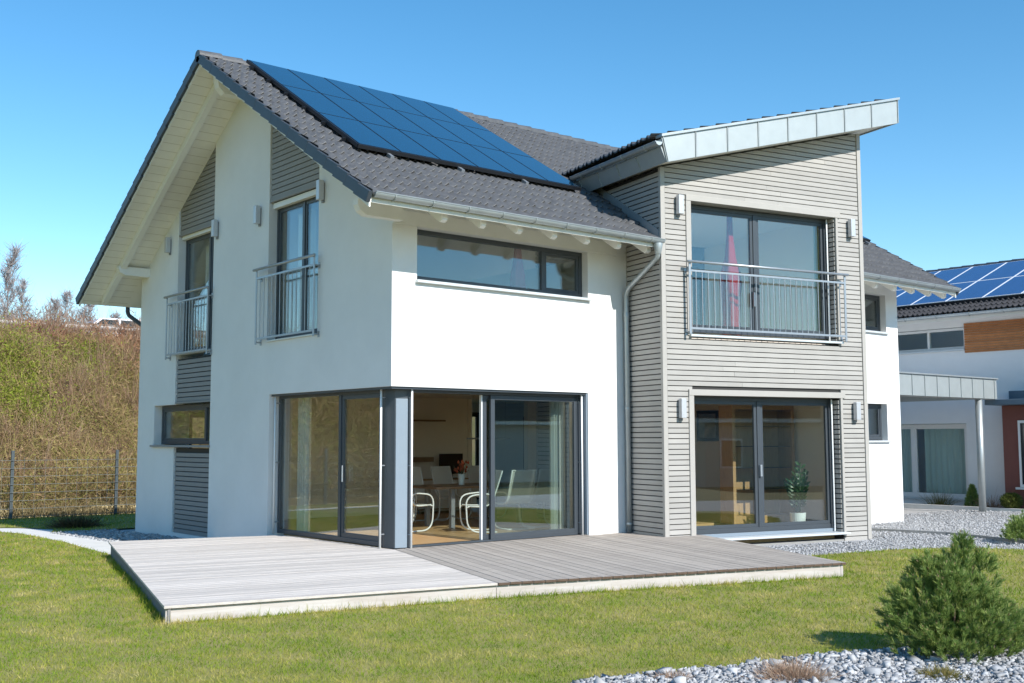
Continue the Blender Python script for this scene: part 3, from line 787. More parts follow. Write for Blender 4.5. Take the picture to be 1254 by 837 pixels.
# ------------------------------------------------------------------ DECK
A_, B_, M_, R_, E_ = (-2.53, 4.12), (-4.52, -2.97), (-1.03, -3.72), (3.62, -5.06), tuple((P0 + TU * 0.75 - TV * 0.02).xy)
deck = thing('wooden_deck', 'low weathered timber terrace wrapping the corner of the white house, boards mitred at the corner', 'deck', (-1.0, -2.0, G0))
def boards(name, poly, dirv, m, w=0.134, gap=0.010):
    d = Vector(dirv).normalized(); nrm = Vector((-d.y, d.x)); b = MB()
    ks = [Vector(p).dot(nrm) for p in poly]; k = min(ks)
    while k < max(ks):
        o0, o1 = k, k + w
        quad = [tuple(d * t + nrm * o) for t, o in ((-40, o0), (40, o0), (40, o1), (-40, o1))]
        q = clip_convex(quad, poly)
        if len(q) >= 3:
            dz = rnd.uniform(-0.0015, 0.0015)
            b.prism(q, lambda a, dd, c: (a, c, dd), DZ - 0.026 + dz, DZ + dz)
        k += w + gap
    return b.build(name, m, deck, bevel=0.003)
ang = lambda d: -math.atan2(d[1], d[0])
dl = (M_[0] - B_[0], M_[1] - B_[1]); dr = (0.30, 0.954)
M['deck_l'] = mat('pale_larch_boards', (0.69, 0.63, 0.575), 0.85, col2=(0.47, 0.425, 0.385), vscale=3.5, stretch=(0.5, 14, 14), rot=ang(dl), island=0.15, bump=0.3, bscale=30)  # paler boards on the left run, greyer ones on the right
M['deck_r'] = mat('grey_larch_boards', (0.46, 0.41, 0.36), 0.85, col2=(0.29, 0.255, 0.225), vscale=3.5, stretch=(0.5, 14, 14), rot=ang(dr), island=0.12, bump=0.3, bscale=30)
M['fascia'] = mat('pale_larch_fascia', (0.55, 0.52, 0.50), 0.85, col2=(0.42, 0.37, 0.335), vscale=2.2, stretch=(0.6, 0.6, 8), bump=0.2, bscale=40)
M['fascia_shade'] = mat('shaded_grey_fascia', (0.26, 0.25, 0.25), 0.9, var=0.3, vscale=2.5, stretch=(0.6, 0.6, 8))  # shade of the left deck edge put into a darker board grey
boards('deck_board', [A_, B_, M_, (0.16, 0.16), (0.10, 3.36)], dl, M['deck_l'])
db = boards('deck_board', [M_, R_, E_, (5.0, 0.15), (0.16, 0.16)], dr, M['deck_r'])
db.data.materials.append(mat('larch_end_grain', (0.13, 0.085, 0.06), 0.9, var=0.4, vscale=20))
fn_ = Vector((R_[1] - M_[1], -(R_[0] - M_[0]), 0)).normalized()
for p_ in db.data.polygons:
    if p_.normal.dot(fn_) > 0.8: p_.material_index = 1
def fascia(p, q, i0=0.02, i1=0.02, name='fascia_board', inset=0.035, z0=-0.02, z1=DZ - 0.034, m='fascia'):
    p, q = Vector((*p, 0)), Vector((*q, 0)); t = (q - p).normalized(); n = Vector((-t.y, t.x, 0)); b = MB()
    a, c = p + n * inset + t * i0, q + n * inset - t * i1
    vs = []
    for z in (z0, z1):
        for pt in (a, c, c + n * 0.03, a + n * 0.03): vs.append((pt.x, pt.y, z))
    b.add(vs, [(0, 1, 2, 3), (4, 7, 6, 5), (0, 4, 5, 1), (1, 5, 6, 2), (2, 6, 7, 3), (3, 7, 4, 0)])
    return b.build(name, M[m], deck, bevel=0.003)
fascia(B_, M_, 0.02, 0.001); fascia(M_, R_, 0.001, 0.02); fascia(R_, E_); fascia(A_, B_, m='fascia_shade')
bb = MB(); bb.prism([(A_[0] + .08, A_[1] - .1), (B_[0] + .1, B_[1] + .1), (M_[0], M_[1] + .1), (R_[0] - .1, R_[1] + .1), (E_[0] - 0.1, E_[1] + .02), (0.2, 0.1), (0.05, 3.3)], lambda a, d, c: (a, c, d), -0.02, 0.13)
bb.build('joists', M['slat_dark'], deck)

# ------------------------------------------------------------------ GROUND
def sheet(name, poly, step, zoff, m, kind='structure', jitter=0.0):
    """triangulated polygon lying on the ground() surface"""
    pts = []
    n = len(poly)
    for i in range(n):
        p, q = Vector(poly[i]), Vector(poly[(i + 1) % n]); k = max(1, int((q - p).length / step))
        for j in range(k): pts.append(p.lerp(q, j / k))
    nb = len(pts)
    xs = [p[0] for p in poly]; ys = [p[1] for p in poly]
    x = min(xs) + step / 2
    while x < max(xs):
        y = min(ys) + step / 2
        while y < max(ys):
            ins = False
            for i in range(n):
                a, c = poly[i], poly[(i + 1) % n]
                if (a[1] > y) != (c[1] > y) and x < (c[0] - a[0]) * (y - a[1]) / (c[1] - a[1]) + a[0]: ins = not ins
            if ins: pts.append(Vector((x, y)))
            y += step
        x += step
    r = delaunay_2d_cdt([Vector(p) for p in pts], [], [list(range(nb))], 1, 1e-5)
    V = [(v.x, v.y, ground(v.x, v.y) + zoff + (rnd.uniform(-jitter, jitter) if jitter else 0)) for v in r[0]]
    me = bpy.data.meshes.new(name); me.from_pydata(V, [], [tuple(f) for f in r[2]]); me.materials.append(m)
    o = bpy.data.objects.new(name, me); COL.objects.link(o); tag(o, kind=kind); return o

def adj(p, z0=0.0):
    # slide a point of the rear garden out along the line of sight of the survey until it lies on the ground
    k = 1.0
    for _ in range(6):
        x, y = CX + (p[0] - CX) * k, CY + (p[1] - CY) * k; k = (1.80 - ground(x, y)) / (1.80 - z0)
    return (CX + (p[0] - CX) * k, CY + (p[1] - CY) * k)
CX, CY = -8.776, -13.322
def big_grid():
    xs = [-450, -200, -100, -60] + list(np.arange(-40, 41, 4.0)) + [60, 100, 200, 450]
    ys = [-450, -200, -100, -60] + list(np.arange(-40, 17, 4.0)) + [17.7]
    V = [(x, y, ground(x, y) - 0.12 if abs(x) < 45 and y > -45 else -0.4) for y in ys for x in xs]
    nx = len(xs); F = [(j * nx + i, j * nx + i + 1, (j + 1) * nx + i + 1, (j + 1) * nx + i) for j in range(len(ys) - 1) for i in range(nx - 1)]
    me = bpy.data.meshes.new('ground'); me.from_pydata(V, [], F); me.materials.append(M['earth'])
    o = bpy.data.objects.new('ground', me); COL.objects.link(o); tag(o, kind='structure')
big_grid()
PL = [(-2.40, 4.0)] + [adj(p, 0.02) for p in ((-2.35, 7.0), (-2.42, 9.2), (-2.75, 10.3), (-3.5, 11.0), (-6, 11.6), (-12, 11.9))] + [(-26, 12.8)]
PU = [adj(p, -0.02) for p in ((-12, 13.0), (-6, 12.7), (-3, 12.1), (-1.9, 11.2), (-1.45, 10.3))]
lawn_poly = PL + [ (-26, -13), (-12, -16), (-5.5, -13), (-4.6, -9.5),
             (-3.6, -7.45), (-3.05, -7.47), (-2.47, -7.68), (-1.74, -7.87), (-0.99, -8.0), (-0.49, -8.15), (0.15, -8.5), (0.72, -8.65), (1.2, -8.7), (2.5, -9.3), (6, -10.6), (10, -9), (9.9, -6.5), (9.1, -4.95), (8.6, -4.1), (8.1, -3.72), (7.2, -3.42), (5.7, -3.18), (4.6, -3.2), (4.1, -3.5), (3.0, -3.0), (0, -2.0), (-1.5, 2.0)]
sheet('lawn', lawn_poly, 0.6, 0.0, M['lawn_soil'])
rear_poly = PU + [(-1.3, 10.95), (0, 11.0), (14, 11.2), (14, 17.7), (-26, 17.7), (-26, 14.0)]
sheet('lawn', rear_poly, 0.6, 0.0, M['lawn_soil'])
sheet('path', PL + [(-26, 14.0)] + PU + [(-1.38, 7.2), (-1.38, 3.9)], 0.5, -0.012, M['path'])
sheet('gravel_bed', [(-1.42, 3.2), (0.1, 3.2), (0.1, 9.8), (4, 9.8), (4, 11.05), (-1.34, 11.0)], 0.5, -0.03, M['gravel'])
sheet('gravel_drive', [(4.0, -3.6), (4.2, -1), (5.2, 2), (13, 0.4), (13, 12), (30, 12), (30, -14), (8, -14), (6, -10.3), (9.8, -9), (9.6, -6.5), (8.7, -4.9), (7.8, -4.0), (5.7, -3.5)], 0.8, -0.025, M['gravel'])
sheet('gravel_bed', [(-3.6, -7.40), (-3.05, -7.42), (-1.74, -7.82), (-0.99, -7.95), (0.15, -8.45), (0.72, -8.60), (1.2, -8.65), (2.5, -9.25), (6.2, -10.5), (6, -12), (4, -12.5), (0, -12.5), (-3.5, -11.5), (-4.8, -9.5)], 0.4, 0.012, M['gravel'])
# low kerb line across the gravel drive
b = MB(); pk = [Vector(p) for p in ((10.6, -0.9), (10.75, -1.6), (10.9, -2.43), (10.7, -3.2), (10.35, -3.95), (10.2, -6))]
for i in range(len(pk) - 1):
    p, q = pk[i], pk[i + 1]; t = (q - p).normalized(); n = Vector((-t.y, t.x)) * 0.03
    z = ground(p.x, p.y)
    b.add([(v.x, v.y, zz) for zz in (z - 0.1, z + 0.035) for v in (p + n, q - t * 0.004 + n, q - t * 0.004 - n, p - n)], [(0, 1, 2, 3), (4, 7, 6, 5), (0, 4, 5, 1), (1, 5, 6, 2), (2, 6, 7, 3), (3, 7, 4, 0)])
tag(b.build('kerb', M['plinth'], None), kind='structure')

# grass blades
def inside(poly, X, Y):
    ins = np.zeros(len(X), bool); n = len(poly)
    for i in range(n):
        a, c = poly[i], poly[(i + 1) % n]
        if a[1] == c[1]: continue
        k = ((a[1] > Y) != (c[1] > Y)) & (X < (c[0] - a[0]) * (Y - a[1]) / (c[1] - a[1]) + a[0]); ins ^= k
    return ins
CX, CY = -8.776, -13.322
deck_poly = [A_, B_, M_, R_, E_, (5, 0.3), (0.2, 0.3), (0.1, 3.3)]
def shrink(poly, k):
    cx = sum(p[0] for p in poly) / len(poly); cy = sum(p[1] for p in poly) / len(poly)
    return [(p[0] + (cx - p[0]) * k, p[1] + (cy - p[1]) * k) for p in poly]
def scatter(polys, n0, near, far, excl=()):
    """points denser near the camera, inside the field of view (a little wider)"""
    r = np.sqrt(NR.uniform(0, 1, n0)) ; 
    d = near * (far / near) ** NR.uniform(0, 1, n0)         # log-uniform distance
    th = np.radians(39.66) + NR.uniform(-0.60, 0.60, n0)
    X = CX + d * np.sin(th); Y = CY + d * np.cos(th)
    k = np.zeros(n0, bool)
    for p in polys: k |= inside(p, X, Y)
    for e in excl: k &= ~inside(e, X, Y)
    return X[k], Y[k], d[k]
X, Y, D = scatter([lawn_poly, rear_poly], 430000, 6.2, 34.0, [shrink(deck_poly, 0.02)])
n = len(X); base = np.stack([X, Y, groundA(X, Y) - 0.004], 1)
dirs = NR.normal(size=(n, 3)) * [0.45, 0.45, 0.25] + [0, 0, 1.0]; dirs[:, 2] = np.abs(dirs[:, 2])
sz = np.clip(D / 10, 0.8, 2.2)
V, F = strips(base, dirs, NR.uniform(0.018, 0.046, n) * (0.75 + 0.25 * sz), NR.uniform(0.004, 0.008, n) * sz, NR.normal(size=(n, 3)) * [0.35, 0.35, 0.05], segs=1, tip=0.2)
M['grass'] = blade_mat('grass_blades', [(0.0, (0.09, 0.185, 0.010)), (0.28, (0.175, 0.275, 0.016)), (0.52, (0.275, 0.325, 0.03)), (0.76, (0.46, 0.40, 0.11)), (1.0, (0.68, 0.56, 0.28))], patch=0.68, pscale=1.9, transl=0.35)
V1, F1 = V, F; tb_, td_ = [], []
for p_, q_ in ((A_, B_), (B_, M_), (M_, R_)):
    p_, q_ = Vector(p_), Vector(q_); n_ = int((q_ - p_).length * 300); nn_ = Vector(((q_ - p_).y, -(q_ - p_).x)).normalized()
    t_ = NR.uniform(0, 1, n_); o_ = np.abs(NR.normal(size=n_)) * 0.05 - 0.015; x_ = p_.x + (q_ - p_).x * t_ + nn_.x * o_; y_ = p_.y + (q_ - p_).y * t_ + nn_.y * o_
    tb_.append(np.stack([x_, y_, groundA(x_, y_)], 1))
tb_ = np.concatenate(tb_); n_ = len(tb_)
V2, F2 = strips(tb_, NR.normal(size=(n_, 3)) * [0.35, 0.35, 0.1] + [0, 0, 1.0], NR.uniform(0.025, 0.07, n_), NR.uniform(0.004, 0.008, n_), NR.normal(size=(n_, 3)) * 0.35, segs=1, tip=0.2)
V = np.concatenate([V1, V2]); F = np.concatenate([F1, F2 + len(V1)])
g = np_mesh('lawn_grass', V, F, M['grass']); tag(g, 'short spring lawn grass, green with straw patches', 'grass', kind='stuff')

# loose stones of the gravel
def stones(name, X, Y, size, m, zoff=0.0, label=None):
    n = len(X); S = size[:, None, None]
    c = np.array([[x, y, z] for z in (-1, 1) for y in (-1, 1) for x in (-1, 1)], float)
    V = c[None] * NR.uniform(0.2, 0.7, (n, 1, 3)) * np.array([1.1, 0.8, 0.5]) * S + NR.normal(size=(n, 8, 3)) * 0.13 * S
    a = NR.uniform(0, 2 * PI, n); t = NR.normal(size=n) * 0.6
    ca, sa, ct, st = np.cos(a), np.sin(a), np.cos(t), np.sin(t)
    R1 = np.zeros((n, 3, 3)); R1[:, 0, 0] = ca; R1[:, 0, 1] = -sa; R1[:, 1, 0] = sa; R1[:, 1, 1] = ca; R1[:, 2, 2] = 1
    R2 = np.zeros((n, 3, 3)); R2[:, 0, 0] = 1; R2[:, 1, 1] = ct; R2[:, 1, 2] = -st; R2[:, 2, 1] = st; R2[:, 2, 2] = ct
    V = np.einsum('nij,nkj->nki', R1 @ R2, V)
    V += np.stack([X, Y, groundA(X, Y) + zoff + size * NR.uniform(0.05, 0.45, n)], 1)[:, None, :]
    f = np.array([(0, 2, 3, 1), (4, 5, 7, 6), (0, 1, 5, 4), (2, 6, 7, 3), (0, 4, 6, 2), (1, 3, 7, 5)])
    F = (np.arange(n)[:, None, None] * 8 + f[None]).reshape(-1, 4)
    o = np_mesh(name, V.reshape(-1, 3), F, m); tag(o, label, 'stones', kind='stuff'); return o
bed = [(-3.6, -7.40), (-3.05, -7.42), (-1.74, -7.82), (-0.99, -7.95), (0.15, -8.45), (0.72, -8.60), (1.2, -8.65), (3.5, -9.5), (3.5, -12), (0, -12), (-3, -11), (-4.3, -9.5)]
X = NR.uniform(-4.5, 3.5, 90000); Y = NR.uniform(-12, -7.3, 90000); k = inside(bed, X, Y); X, Y = X[k], Y[k]
size = 0.012 + 0.028 * NR.uniform(0, 1, len(X)) ** 2.5 + 0.05 * (NR.uniform(0, 1, len(X)) > 0.994)
stones('gravel_stones', X, Y, size, M['stone'], 0.015, 'coarse pale limestone chips in the planting bed at the lower right')
dr_poly = [(4.3, -3.4), (4.5, -1.2), (5.3, -1.6), (9.0, -2.2), (9.45, 0), (13.4, 0), (14, 1.5), (19.5, 1.5), (19.5, -5), (9.4, -5.5), (8.7, -4.4), (7.2, -3.55), (5.7, -3.3)]
X = NR.uniform(4, 20, 60000); Y = NR.uniform(-6, 2, 60000); k = inside(dr_poly, X, Y); X, Y = X[k], Y[k]
stones('gravel_stones', X, Y, NR.uniform(0.012, 0.032, len(X)), M['stone'], -0.022, 'fine pale gravel of the drive beside the clad bay')
gb = [(-1.38, 3.9), (-0.02, 3.4), (-0.02, 10.95), (-1.32, 10.9)]
X = NR.uniform(-1.5, 0, 6500); Y = NR.uniform(3.3, 11, 6500); k = inside(gb, X, Y) & ~inside(deck_poly, X, Y); X, Y = X[k], Y[k]
stones('gravel_stones', X, Y, NR.uniform(0.02, 0.06, len(X)), M['stone'], -0.025, 'gravel strip in the shade along the foot of the gable wall')

# ------------------------------------------------------------------ BANK behind the fence
def hbank(x, y):
    t = np.clip((y - 16.0) / 9.5, 0, 1); t = t * t * (3 - 2 * t) * 0.45 + t * 0.55
    return -0.12 + 5.1 * t + 0.18 * np.sin(x * 0.7) * t * (1 - t) * 4 + 0.12 * np.sin(x * 1.9 + y)
xs = np.concatenate([[-450, -200, -100], np.arange(-60, 40, 1.0), [60, 100, 200, 450]]); ys = np.concatenate([np.arange(15.85, 26.1, 0.6), [28, 34, 40, 60, 120, 250, 450]])
V = []; 
for y in ys:
    for x in xs: V.append((x, y, float(hbank(x, y)) if y < 26.2 else 5.2 - (0.5 if y > 60 else 0)))
nx = len(xs); F = [(j * nx + i, j * nx + i + 1, (j + 1) * nx + i + 1, (j + 1) * nx + i) for j in range(len(ys) - 1) for i in range(nx - 1)]
me = bpy.data.meshes.new('embankment'); me.from_pydata(V, [], F); me.materials.append(M['bank'])
o = bpy.data.objects.new('embankment', me); COL.objects.link(o); tag(o, kind='structure')
b = MB(); b.box(-120, 120, 28.0, 33.5, 5.16, 5.26); tag(b.build('road', M['asphalt'], None), kind='structure')

def brush(name, xr, n, m, label, colourless=False, hmin=0.3, hmax=1.3, wmul=1.0, yr=(15.9, 26.0)):
    # clumped stems: clump centres, each with fans of stems
    nc = max(8, n // 60); cx = NR.uniform(*xr, nc); cy = NR.uniform(*yr, nc); hh = NR.uniform(0.6, 1.25, nc)
    i = NR.integers(0, nc, n); x = cx[i] + NR.normal(size=n) * 0.32; y = np.clip(cy[i] + NR.normal(size=n) * 0.28, yr[0], yr[1])
    lim = np.clip((26.6 - y) / 2.2, 0.25, 1.0); base = np.stack([x, y, hbank(x, y) + NR.uniform(-0.05, 0.75, n) * hh[i] * lim], 1)
    out = np.stack([x - cx[i], y - cy[i], np.zeros(n)], 1)
    d = out * 1.2 + NR.normal(size=(n, 3)) * [0.7, 0.7, 0.55] + [0, -0.12, 0.55]
    L = NR.uniform(hmin, hmax, n) * hh[i] * 0.62 * lim
    return base, d, L, NR.uniform(0.007, 0.018, n) * wmul
def brush_obj(name, parts, m, label):
    Vs = []; Fs = []; o = 0
    for base, d, L, w, segs, bend in parts:
        V, F = strips(base, d, L, w, NR.normal(size=(len(base), 3)) * bend, segs=segs, tip=0.35); Vs.append(V); Fs.append(F + o); o += len(V)
    ob = np_mesh(name, np.concatenate(Vs), np.concatenate(Fs), m); tag(ob, label, 'brush', kind='stuff'); return ob
M['brush'] = blade_mat('dry_brush', [(0.0, (0.10, 0.065, 0.04)), (0.22, (0.25, 0.155, 0.085)), (0.42, (0.43, 0.30, 0.16)), (0.58, (0.35, 0.29, 0.10)), (0.74, (0.26, 0.27, 0.06)), (0.87, (0.40, 0.24, 0.14)), (1.0, (0.60, 0.47, 0.30))], patch=0.32, pscale=0.8, transl=0.2, rough=0.8)
M['upright'] = blade_mat('upright_twigs', [(0, (0.14, 0.08, 0.055)), (0.5, (0.30, 0.185, 0.12)), (1, (0.46, 0.34, 0.24))], patch=0.3, pscale=0.9, transl=0.1, rough=0.8)
M['brush_green'] = blade_mat('fresh_brush_leaves', [(0.0, (0.17, 0.22, 0.025)), (0.5, (0.29, 0.35, 0.04)), (1.0, (0.42, 0.44, 0.07))], patch=0.3, pscale=0.7, transl=0.35)
M['brush_red'] = blade_mat('rusty_brush', [(0.0, (0.20, 0.09, 0.05)), (0.5, (0.38, 0.20, 0.11)), (1.0, (0.52, 0.34, 0.20))], patch=0.3, pscale=0.7, transl=0.2)
M['drygrass'] = blade_mat('dry_grass', [(0.0, (0.22, 0.16, 0.07)), (0.5, (0.40, 0.31, 0.16)), (1.0, (0.52, 0.42, 0.25))], patch=0.2, pscale=1.2, transl=0.25)
P1 = brush('a', (-7, 8), 150000, None, '', hmin=0.12, hmax=0.75)
P2 = brush('a', (-34, -7), 70000, None, '', wmul=2.0, hmax=1.6)
P3 = brush('a', (-6, 8), 60000, None, '', hmin=0.06, hmax=0.14, wmul=2.6)
brush_obj('bank_brush', [(*P1, 2, 0.35), (*P2, 2, 0.25), (*P3, 1, 0.2)], M['brush'], 'tangled dry brown brush covering the bank behind the wire fence')
# leafy green clumps in the upper half, rusty ones along the top
def clumps(cs, per, lr, wr, spread):
    B = []; 
    for (x, y, s) in cs:
        q = NR.normal(size=(per, 3)) * [s, s * 0.7, s * 0.8]; q[:, 2] = np.abs(q[:, 2]) * 1.1
        B.append(q + [x, y, float(hbank(x, y)) + 0.1])
    B = np.concatenate(B); n = len(B)
    return B, NR.normal(size=(n, 3)) + [0, -0.3, 0.6], NR.uniform(*lr, n), NR.uniform(*wr, n)
gc = [(NR.uniform(-3.0, 2.6), NR.uniform(19.6, 24.8), NR.uniform(0.25, 0.6)) for _ in range(66)] + [(4.2 + NR.normal() * 0.5, 23.3 + NR.normal() * 0.8, 0.4) for _ in range(7)] + [(NR.uniform(-30, -4), NR.uniform(18, 25), NR.uniform(0.4, 0.8)) for _ in range(40)]
def uprights(xr, yr, nc, per, hr, wr):
    cx = NR.uniform(*xr, nc); cy = NR.uniform(*yr, nc); i_ = NR.integers(0, nc, nc * per); n = nc * per; hh = NR.uniform(0.6, 1.2, nc)[i_]
    x = cx[i_] + NR.normal(size=n) * 0.10; y = cy[i_] + NR.normal(size=n) * 0.10; up = NR.uniform(0, 0.6, n)
    d = np.stack([(x - cx[i_]) * 2.2, (y - cy[i_]) * 2.2, np.full(n, 1.0)], 1) + NR.normal(size=(n, 3)) * 0.22
    return np.stack([x, y, hbank(x, y) + up * hh * 0.8], 1), d, NR.uniform(*hr, n) * hh, NR.uniform(*wr, n)
u1 = uprights((-4, 8), (16.8, 25.0), 230, 70, (0.25, 1.0), (0.007, 0.014)); u2 = uprights((-2.5, 9), (25.2, 26.8), 64, 110, (0.35, 1.25), (0.009, 0.018))
brush_obj('shrub_thicket', [(*u1, 2, 0.2), (*u2, 2, 0.2)], M['upright'], 'upright reddish brown twigs standing out of the bank brush and along its crest')
c1 = clumps(gc, 520, (0.05, 0.13), (0.018, 0.038), 0.4)
brush_obj('bank_leaves', [(*c1, 1, 0.2)], M['brush_green'], 'fresh yellow green shrub foliage high on the brown bank')
rc = [(NR.uniform(-2, 8), NR.uniform(24.2, 25.6), NR.uniform(0.22, 0.36)) for _ in range(24)] + [(x_ + NR.normal() * 0.3, 26.0 + NR.uniform(0, 0.5), NR.uniform(0.35, 0.6)) for x_ in (2.2, 3.1, 3.3, 3.5, 5.0, 5.2, 5.3, 5.5, 7.0, 7.4, 7.8) for _ in range(2)] + [(6.4 + NR.normal() * 0.6, 22.5 + NR.normal() * 1.2, 0.45) for _ in range(10)] + [(NR.uniform(-28, -3), NR.uniform(25, 26.4), NR.uniform(0.3, 0.6)) for _ in range(30)]
c2 = clumps(rc, 480, (0.10, 0.34), (0.014, 0.035), 0.4)
brush_obj('rusty_brush', [(*c2, 1, 0.2)], M['brush_red'], 'rust coloured dead leafed brush along the top of the bank')
n = 14000; x = NR.uniform(-16, 8, n); y = NR.uniform(15.6, 16.5, n)
pg = (np.stack([x, y, groundA(x, y) * 1.0 - 0.02], 1), NR.normal(size=(n, 3)) * 0.35 + [0, 0, 1], NR.uniform(0.12, 0.5, n), NR.uniform(0.007, 0.016, n))
brush_obj('dry_grass', [(*pg, 2, 0.25)], M['drygrass'], 'pale dry grass fringe at the foot of the wire fence')

# ---- wire fence
FY = 17.3; FZ = ground(0, FY)
fence = thing('wire_fence', 'grey double wire mesh fence with square posts at the foot of the brown bank', 'fence', (-0.4, FY, FZ))
b = MB(); x0, x1 = -16.8, 7.8
for z in np.arange(0.05, 1.68, 0.21): b.box(x0, x1, FY - 0.015, FY - 0.007, FZ + z - 0.004, FZ + z + 0.004); b.box(x0, x1, FY + 0.003, FY + 0.011, FZ + z - 0.004, FZ + z + 0.004)
x = x0
while x < x1: b.box(x - 0.0022, x + 0.0022, FY - 0.0065, FY + 0.0025, FZ - 0.05, FZ + 1.60); x += 0.274
b.build('wire_mesh', M['mesh_grey'], fence)
for k in range(10):
    x = -16.805 + k * 2.74; b = MB(); b.box(x - 0.038, x + 0.038, FY + 0.02, FY + 0.085, FZ - 0.2, FZ + 1.76); b.box(x - 0.042, x + 0.042, FY + 0.017, FY + 0.088, FZ + 1.76, FZ + 1.775)
    b.build('fence_post', M['post_grey'], fence, bevel=0.004)

# ---- guard rail on the road, bare trees, car
gr = thing('guard_rail', 'pale metal guard rail along the road on top of the bank', 'guard rail', (2, 27.2, 5.2))
b = MB(); prof = [(27.10, 5.86), (27.13, 5.90), (27.10, 5.97), (27.10, 6.02), (27.13, 6.09), (27.10, 6.16), (27.07, 6.16), (27.10, 6.09), (27.07, 6.02), (27.07, 5.97), (27.10, 5.90), (27.07, 5.86)]
b.prism([(a - 0.05, c) for a, c in prof], lambda a, d, c: (d, a, c), -30, 14); b.build('rail_beam', mat('pale_rail', (0.42, 0.42, 0.41), 0.5, metal=0.3, var=0.1), gr)
for k in range(22):
    b = MB(); x = -29 + k * 2.0; b.box(x - 0.03, x + 0.03, 27.14, 27.24, 5.0, 6.08); b.build('rail_post', M['steel'], gr)

def bare_tree(x, y, z, h, seed, label, spread=0.5, dens=1.0, grp=None, kind='bare_tree'):
    r = random.Random(seed); t = thing(kind, label, 'tree' if kind == 'bare_tree' else 'shrub', (x, y, z), 0, grp)
    tb = MB(); tw_b, tw_d, tw_l, tw_w = [], [], [], []
    pts = [Vector((x, y, z - 0.2))]; d = Vector((r.uniform(-.05, .05), r.uniform(-.05, .05), 1))
    ns = 7
    for i in range(ns):
        d = (d + Vector((r.uniform(-.12, .12), r.uniform(-.12, .12), 0))).normalized(); pts.append(pts[-1] + d * h / ns)
    rad = [max(0.006, 0.014 * h * (1 - i / ns) ** 1.2) for i in range(ns + 1)]
    tb.tube(pts, rad, 6); tb.build('trunk', M['twig_bark'], t, smooth=True)
    nb = int(26 * dens); cb = MB()
    for k in range(nb):
        f = 0.15 + 0.8 * k / nb; i = min(int(f * ns), ns - 1); p = pts[i].lerp(pts[i + 1], f * ns - i)
        a = r.uniform(0, 2 * PI); L = h * spread * (1.05 - f) * r.uniform(0.5, 1.0)
        dd = Vector((math.cos(a) * 0.7, math.sin(a) * 0.7, r.uniform(0.5, 1.1))).normalized()
        q = [p]; 
        for s in range(4):
            dd = (dd + Vector((r.uniform(-.2, .2), r.uniform(-.2, .2), r.uniform(-.05, .2)))).normalized(); q.append(q[-1] + dd * L / 4)
        cb.tube(q, [max(0.004, rad[i] * 0.45 * (1 - s / 5)) for s in range(5)], 4, cap=False)
        for s in range(int(16 * dens)):
            u = r.uniform(0.2, 1); j = min(int(u * 4), 3); pp = q[j].lerp(q[j + 1], u * 4 - j)
            tw_b.append(pp); tw_d.append((r.gauss(0, .5), r.gauss(0, .5), r.uniform(0.2, 1.2))); tw_l.append(h * r.uniform(.04, .12)); tw_w.append(r.uniform(.012, .022))
    V, F = strips(np.array([tuple(p) for p in tw_b]), np.array(tw_d), np.array(tw_l), np.array(tw_w), NR.normal(size=(len(tw_b), 3)) * 0.3, segs=2, tip=0.3)
    cb.build('limbs', M['twig_bark'], t)
    np_mesh('twigs', V, F, M['twigs'], t); return t
M['twigs'] = blade_mat('bare_twigs', [(0, (0.22, 0.19, 0.19)), (0.5, (0.33, 0.29, 0.285)), (1, (0.46, 0.42, 0.40))], transl=0, rough=0.8)
TG = 'bare trees and shrubs along the road'
bare_tree(4.15, 34.0, 5.2, 5.0, 1, 'tallest bare tree standing behind the road rail at the left edge', 0.42, 2.0, TG)
bare_tree(3.2, 34.4, 5.2, 3.9, 2, 'bare tree cut by the left picture edge, lower than its tall neighbour', 0.5, 1.6, TG)
bare_tree(5.0, 33.8, 5.2, 3.6, 3, 'lower bare tree close to the right of the tallest one', 0.5, 1.5, TG)
for i, (x, h, lb) in enumerate(((5.9, 2.9, 'low bare shrub just right of the bare trees on the bank top'), (6.7, 3.2, 'twiggy bare shrub midway between the bare trees and the roof tip'), (7.5, 2.9, 'bare shrub nearest the tip of the roof overhang'), (8.4, 2.4, 'bare shrub partly hidden by the roof overhang'))):
    bare_tree(x, 33.6, 5.2, h, 20 + i, lb, 0.8, 1.7, TG, 'bare_shrub')

car = thing('parked_car', 'white car on the road above the bank, half hidden under the roof overhang', 'car', (7.1, 30.0, 5.26))
b = MB(); b.prism([(4.85, 5.5), (4.9, 5.95), (5.2, 6.12), (6.3, 6.2), (8.9, 6.12), (9.2, 5.95), (9.25, 5.5)], lambda a, d, c: (a, d, c), 29.15, 30.85); b.build('body', M['car_white'], car, bevel=0.06)
b = MB(); b.prism([(5.9, 6.15), (6.55, 6.66), (8.2, 6.70), (8.95, 6.15)], lambda a, d, c: (a, d, c), 29.3, 30.7); cabn = b.build('cabin', M['car_white'], car, bevel=0.05)
for a, c, e, f in ((6.15, 7.25, 6.6, 7.25), (7.35, 8.7, 7.35, 8.15)):
    b = MB(); b.prism([(a, 6.2), (c, 6.2), (f, 6.6), (e, 6.6)], lambda a, d, c: (a, d, c), 29.285, 29.31); b.build('side_window', M['car_glass'], cabn)
b = MB(); b.box(4.87, 4.93, 29.2, 29.5, 5.85, 6.0); b.build('tail_light', M['tail'], car)
b = MB(); b.box(4.87, 4.93, 30.5, 30.8, 5.85, 6.0); b.build('tail_light', M['tail'], car)
for x in (5.75, 8.35):
    for y in (29.12, 30.72):
        b = MB(); b.tube([(x, y, 5.58), (x, y + 0.2, 5.58)], 0.32, 18); wv = b.build('wheel', M['tyre'], car); b = MB(); b.tube([(x, y - 0.006, 5.58), (x, y + 0.206, 5.58)], 0.19, 14); b.build('rim', M['steel'], wv)

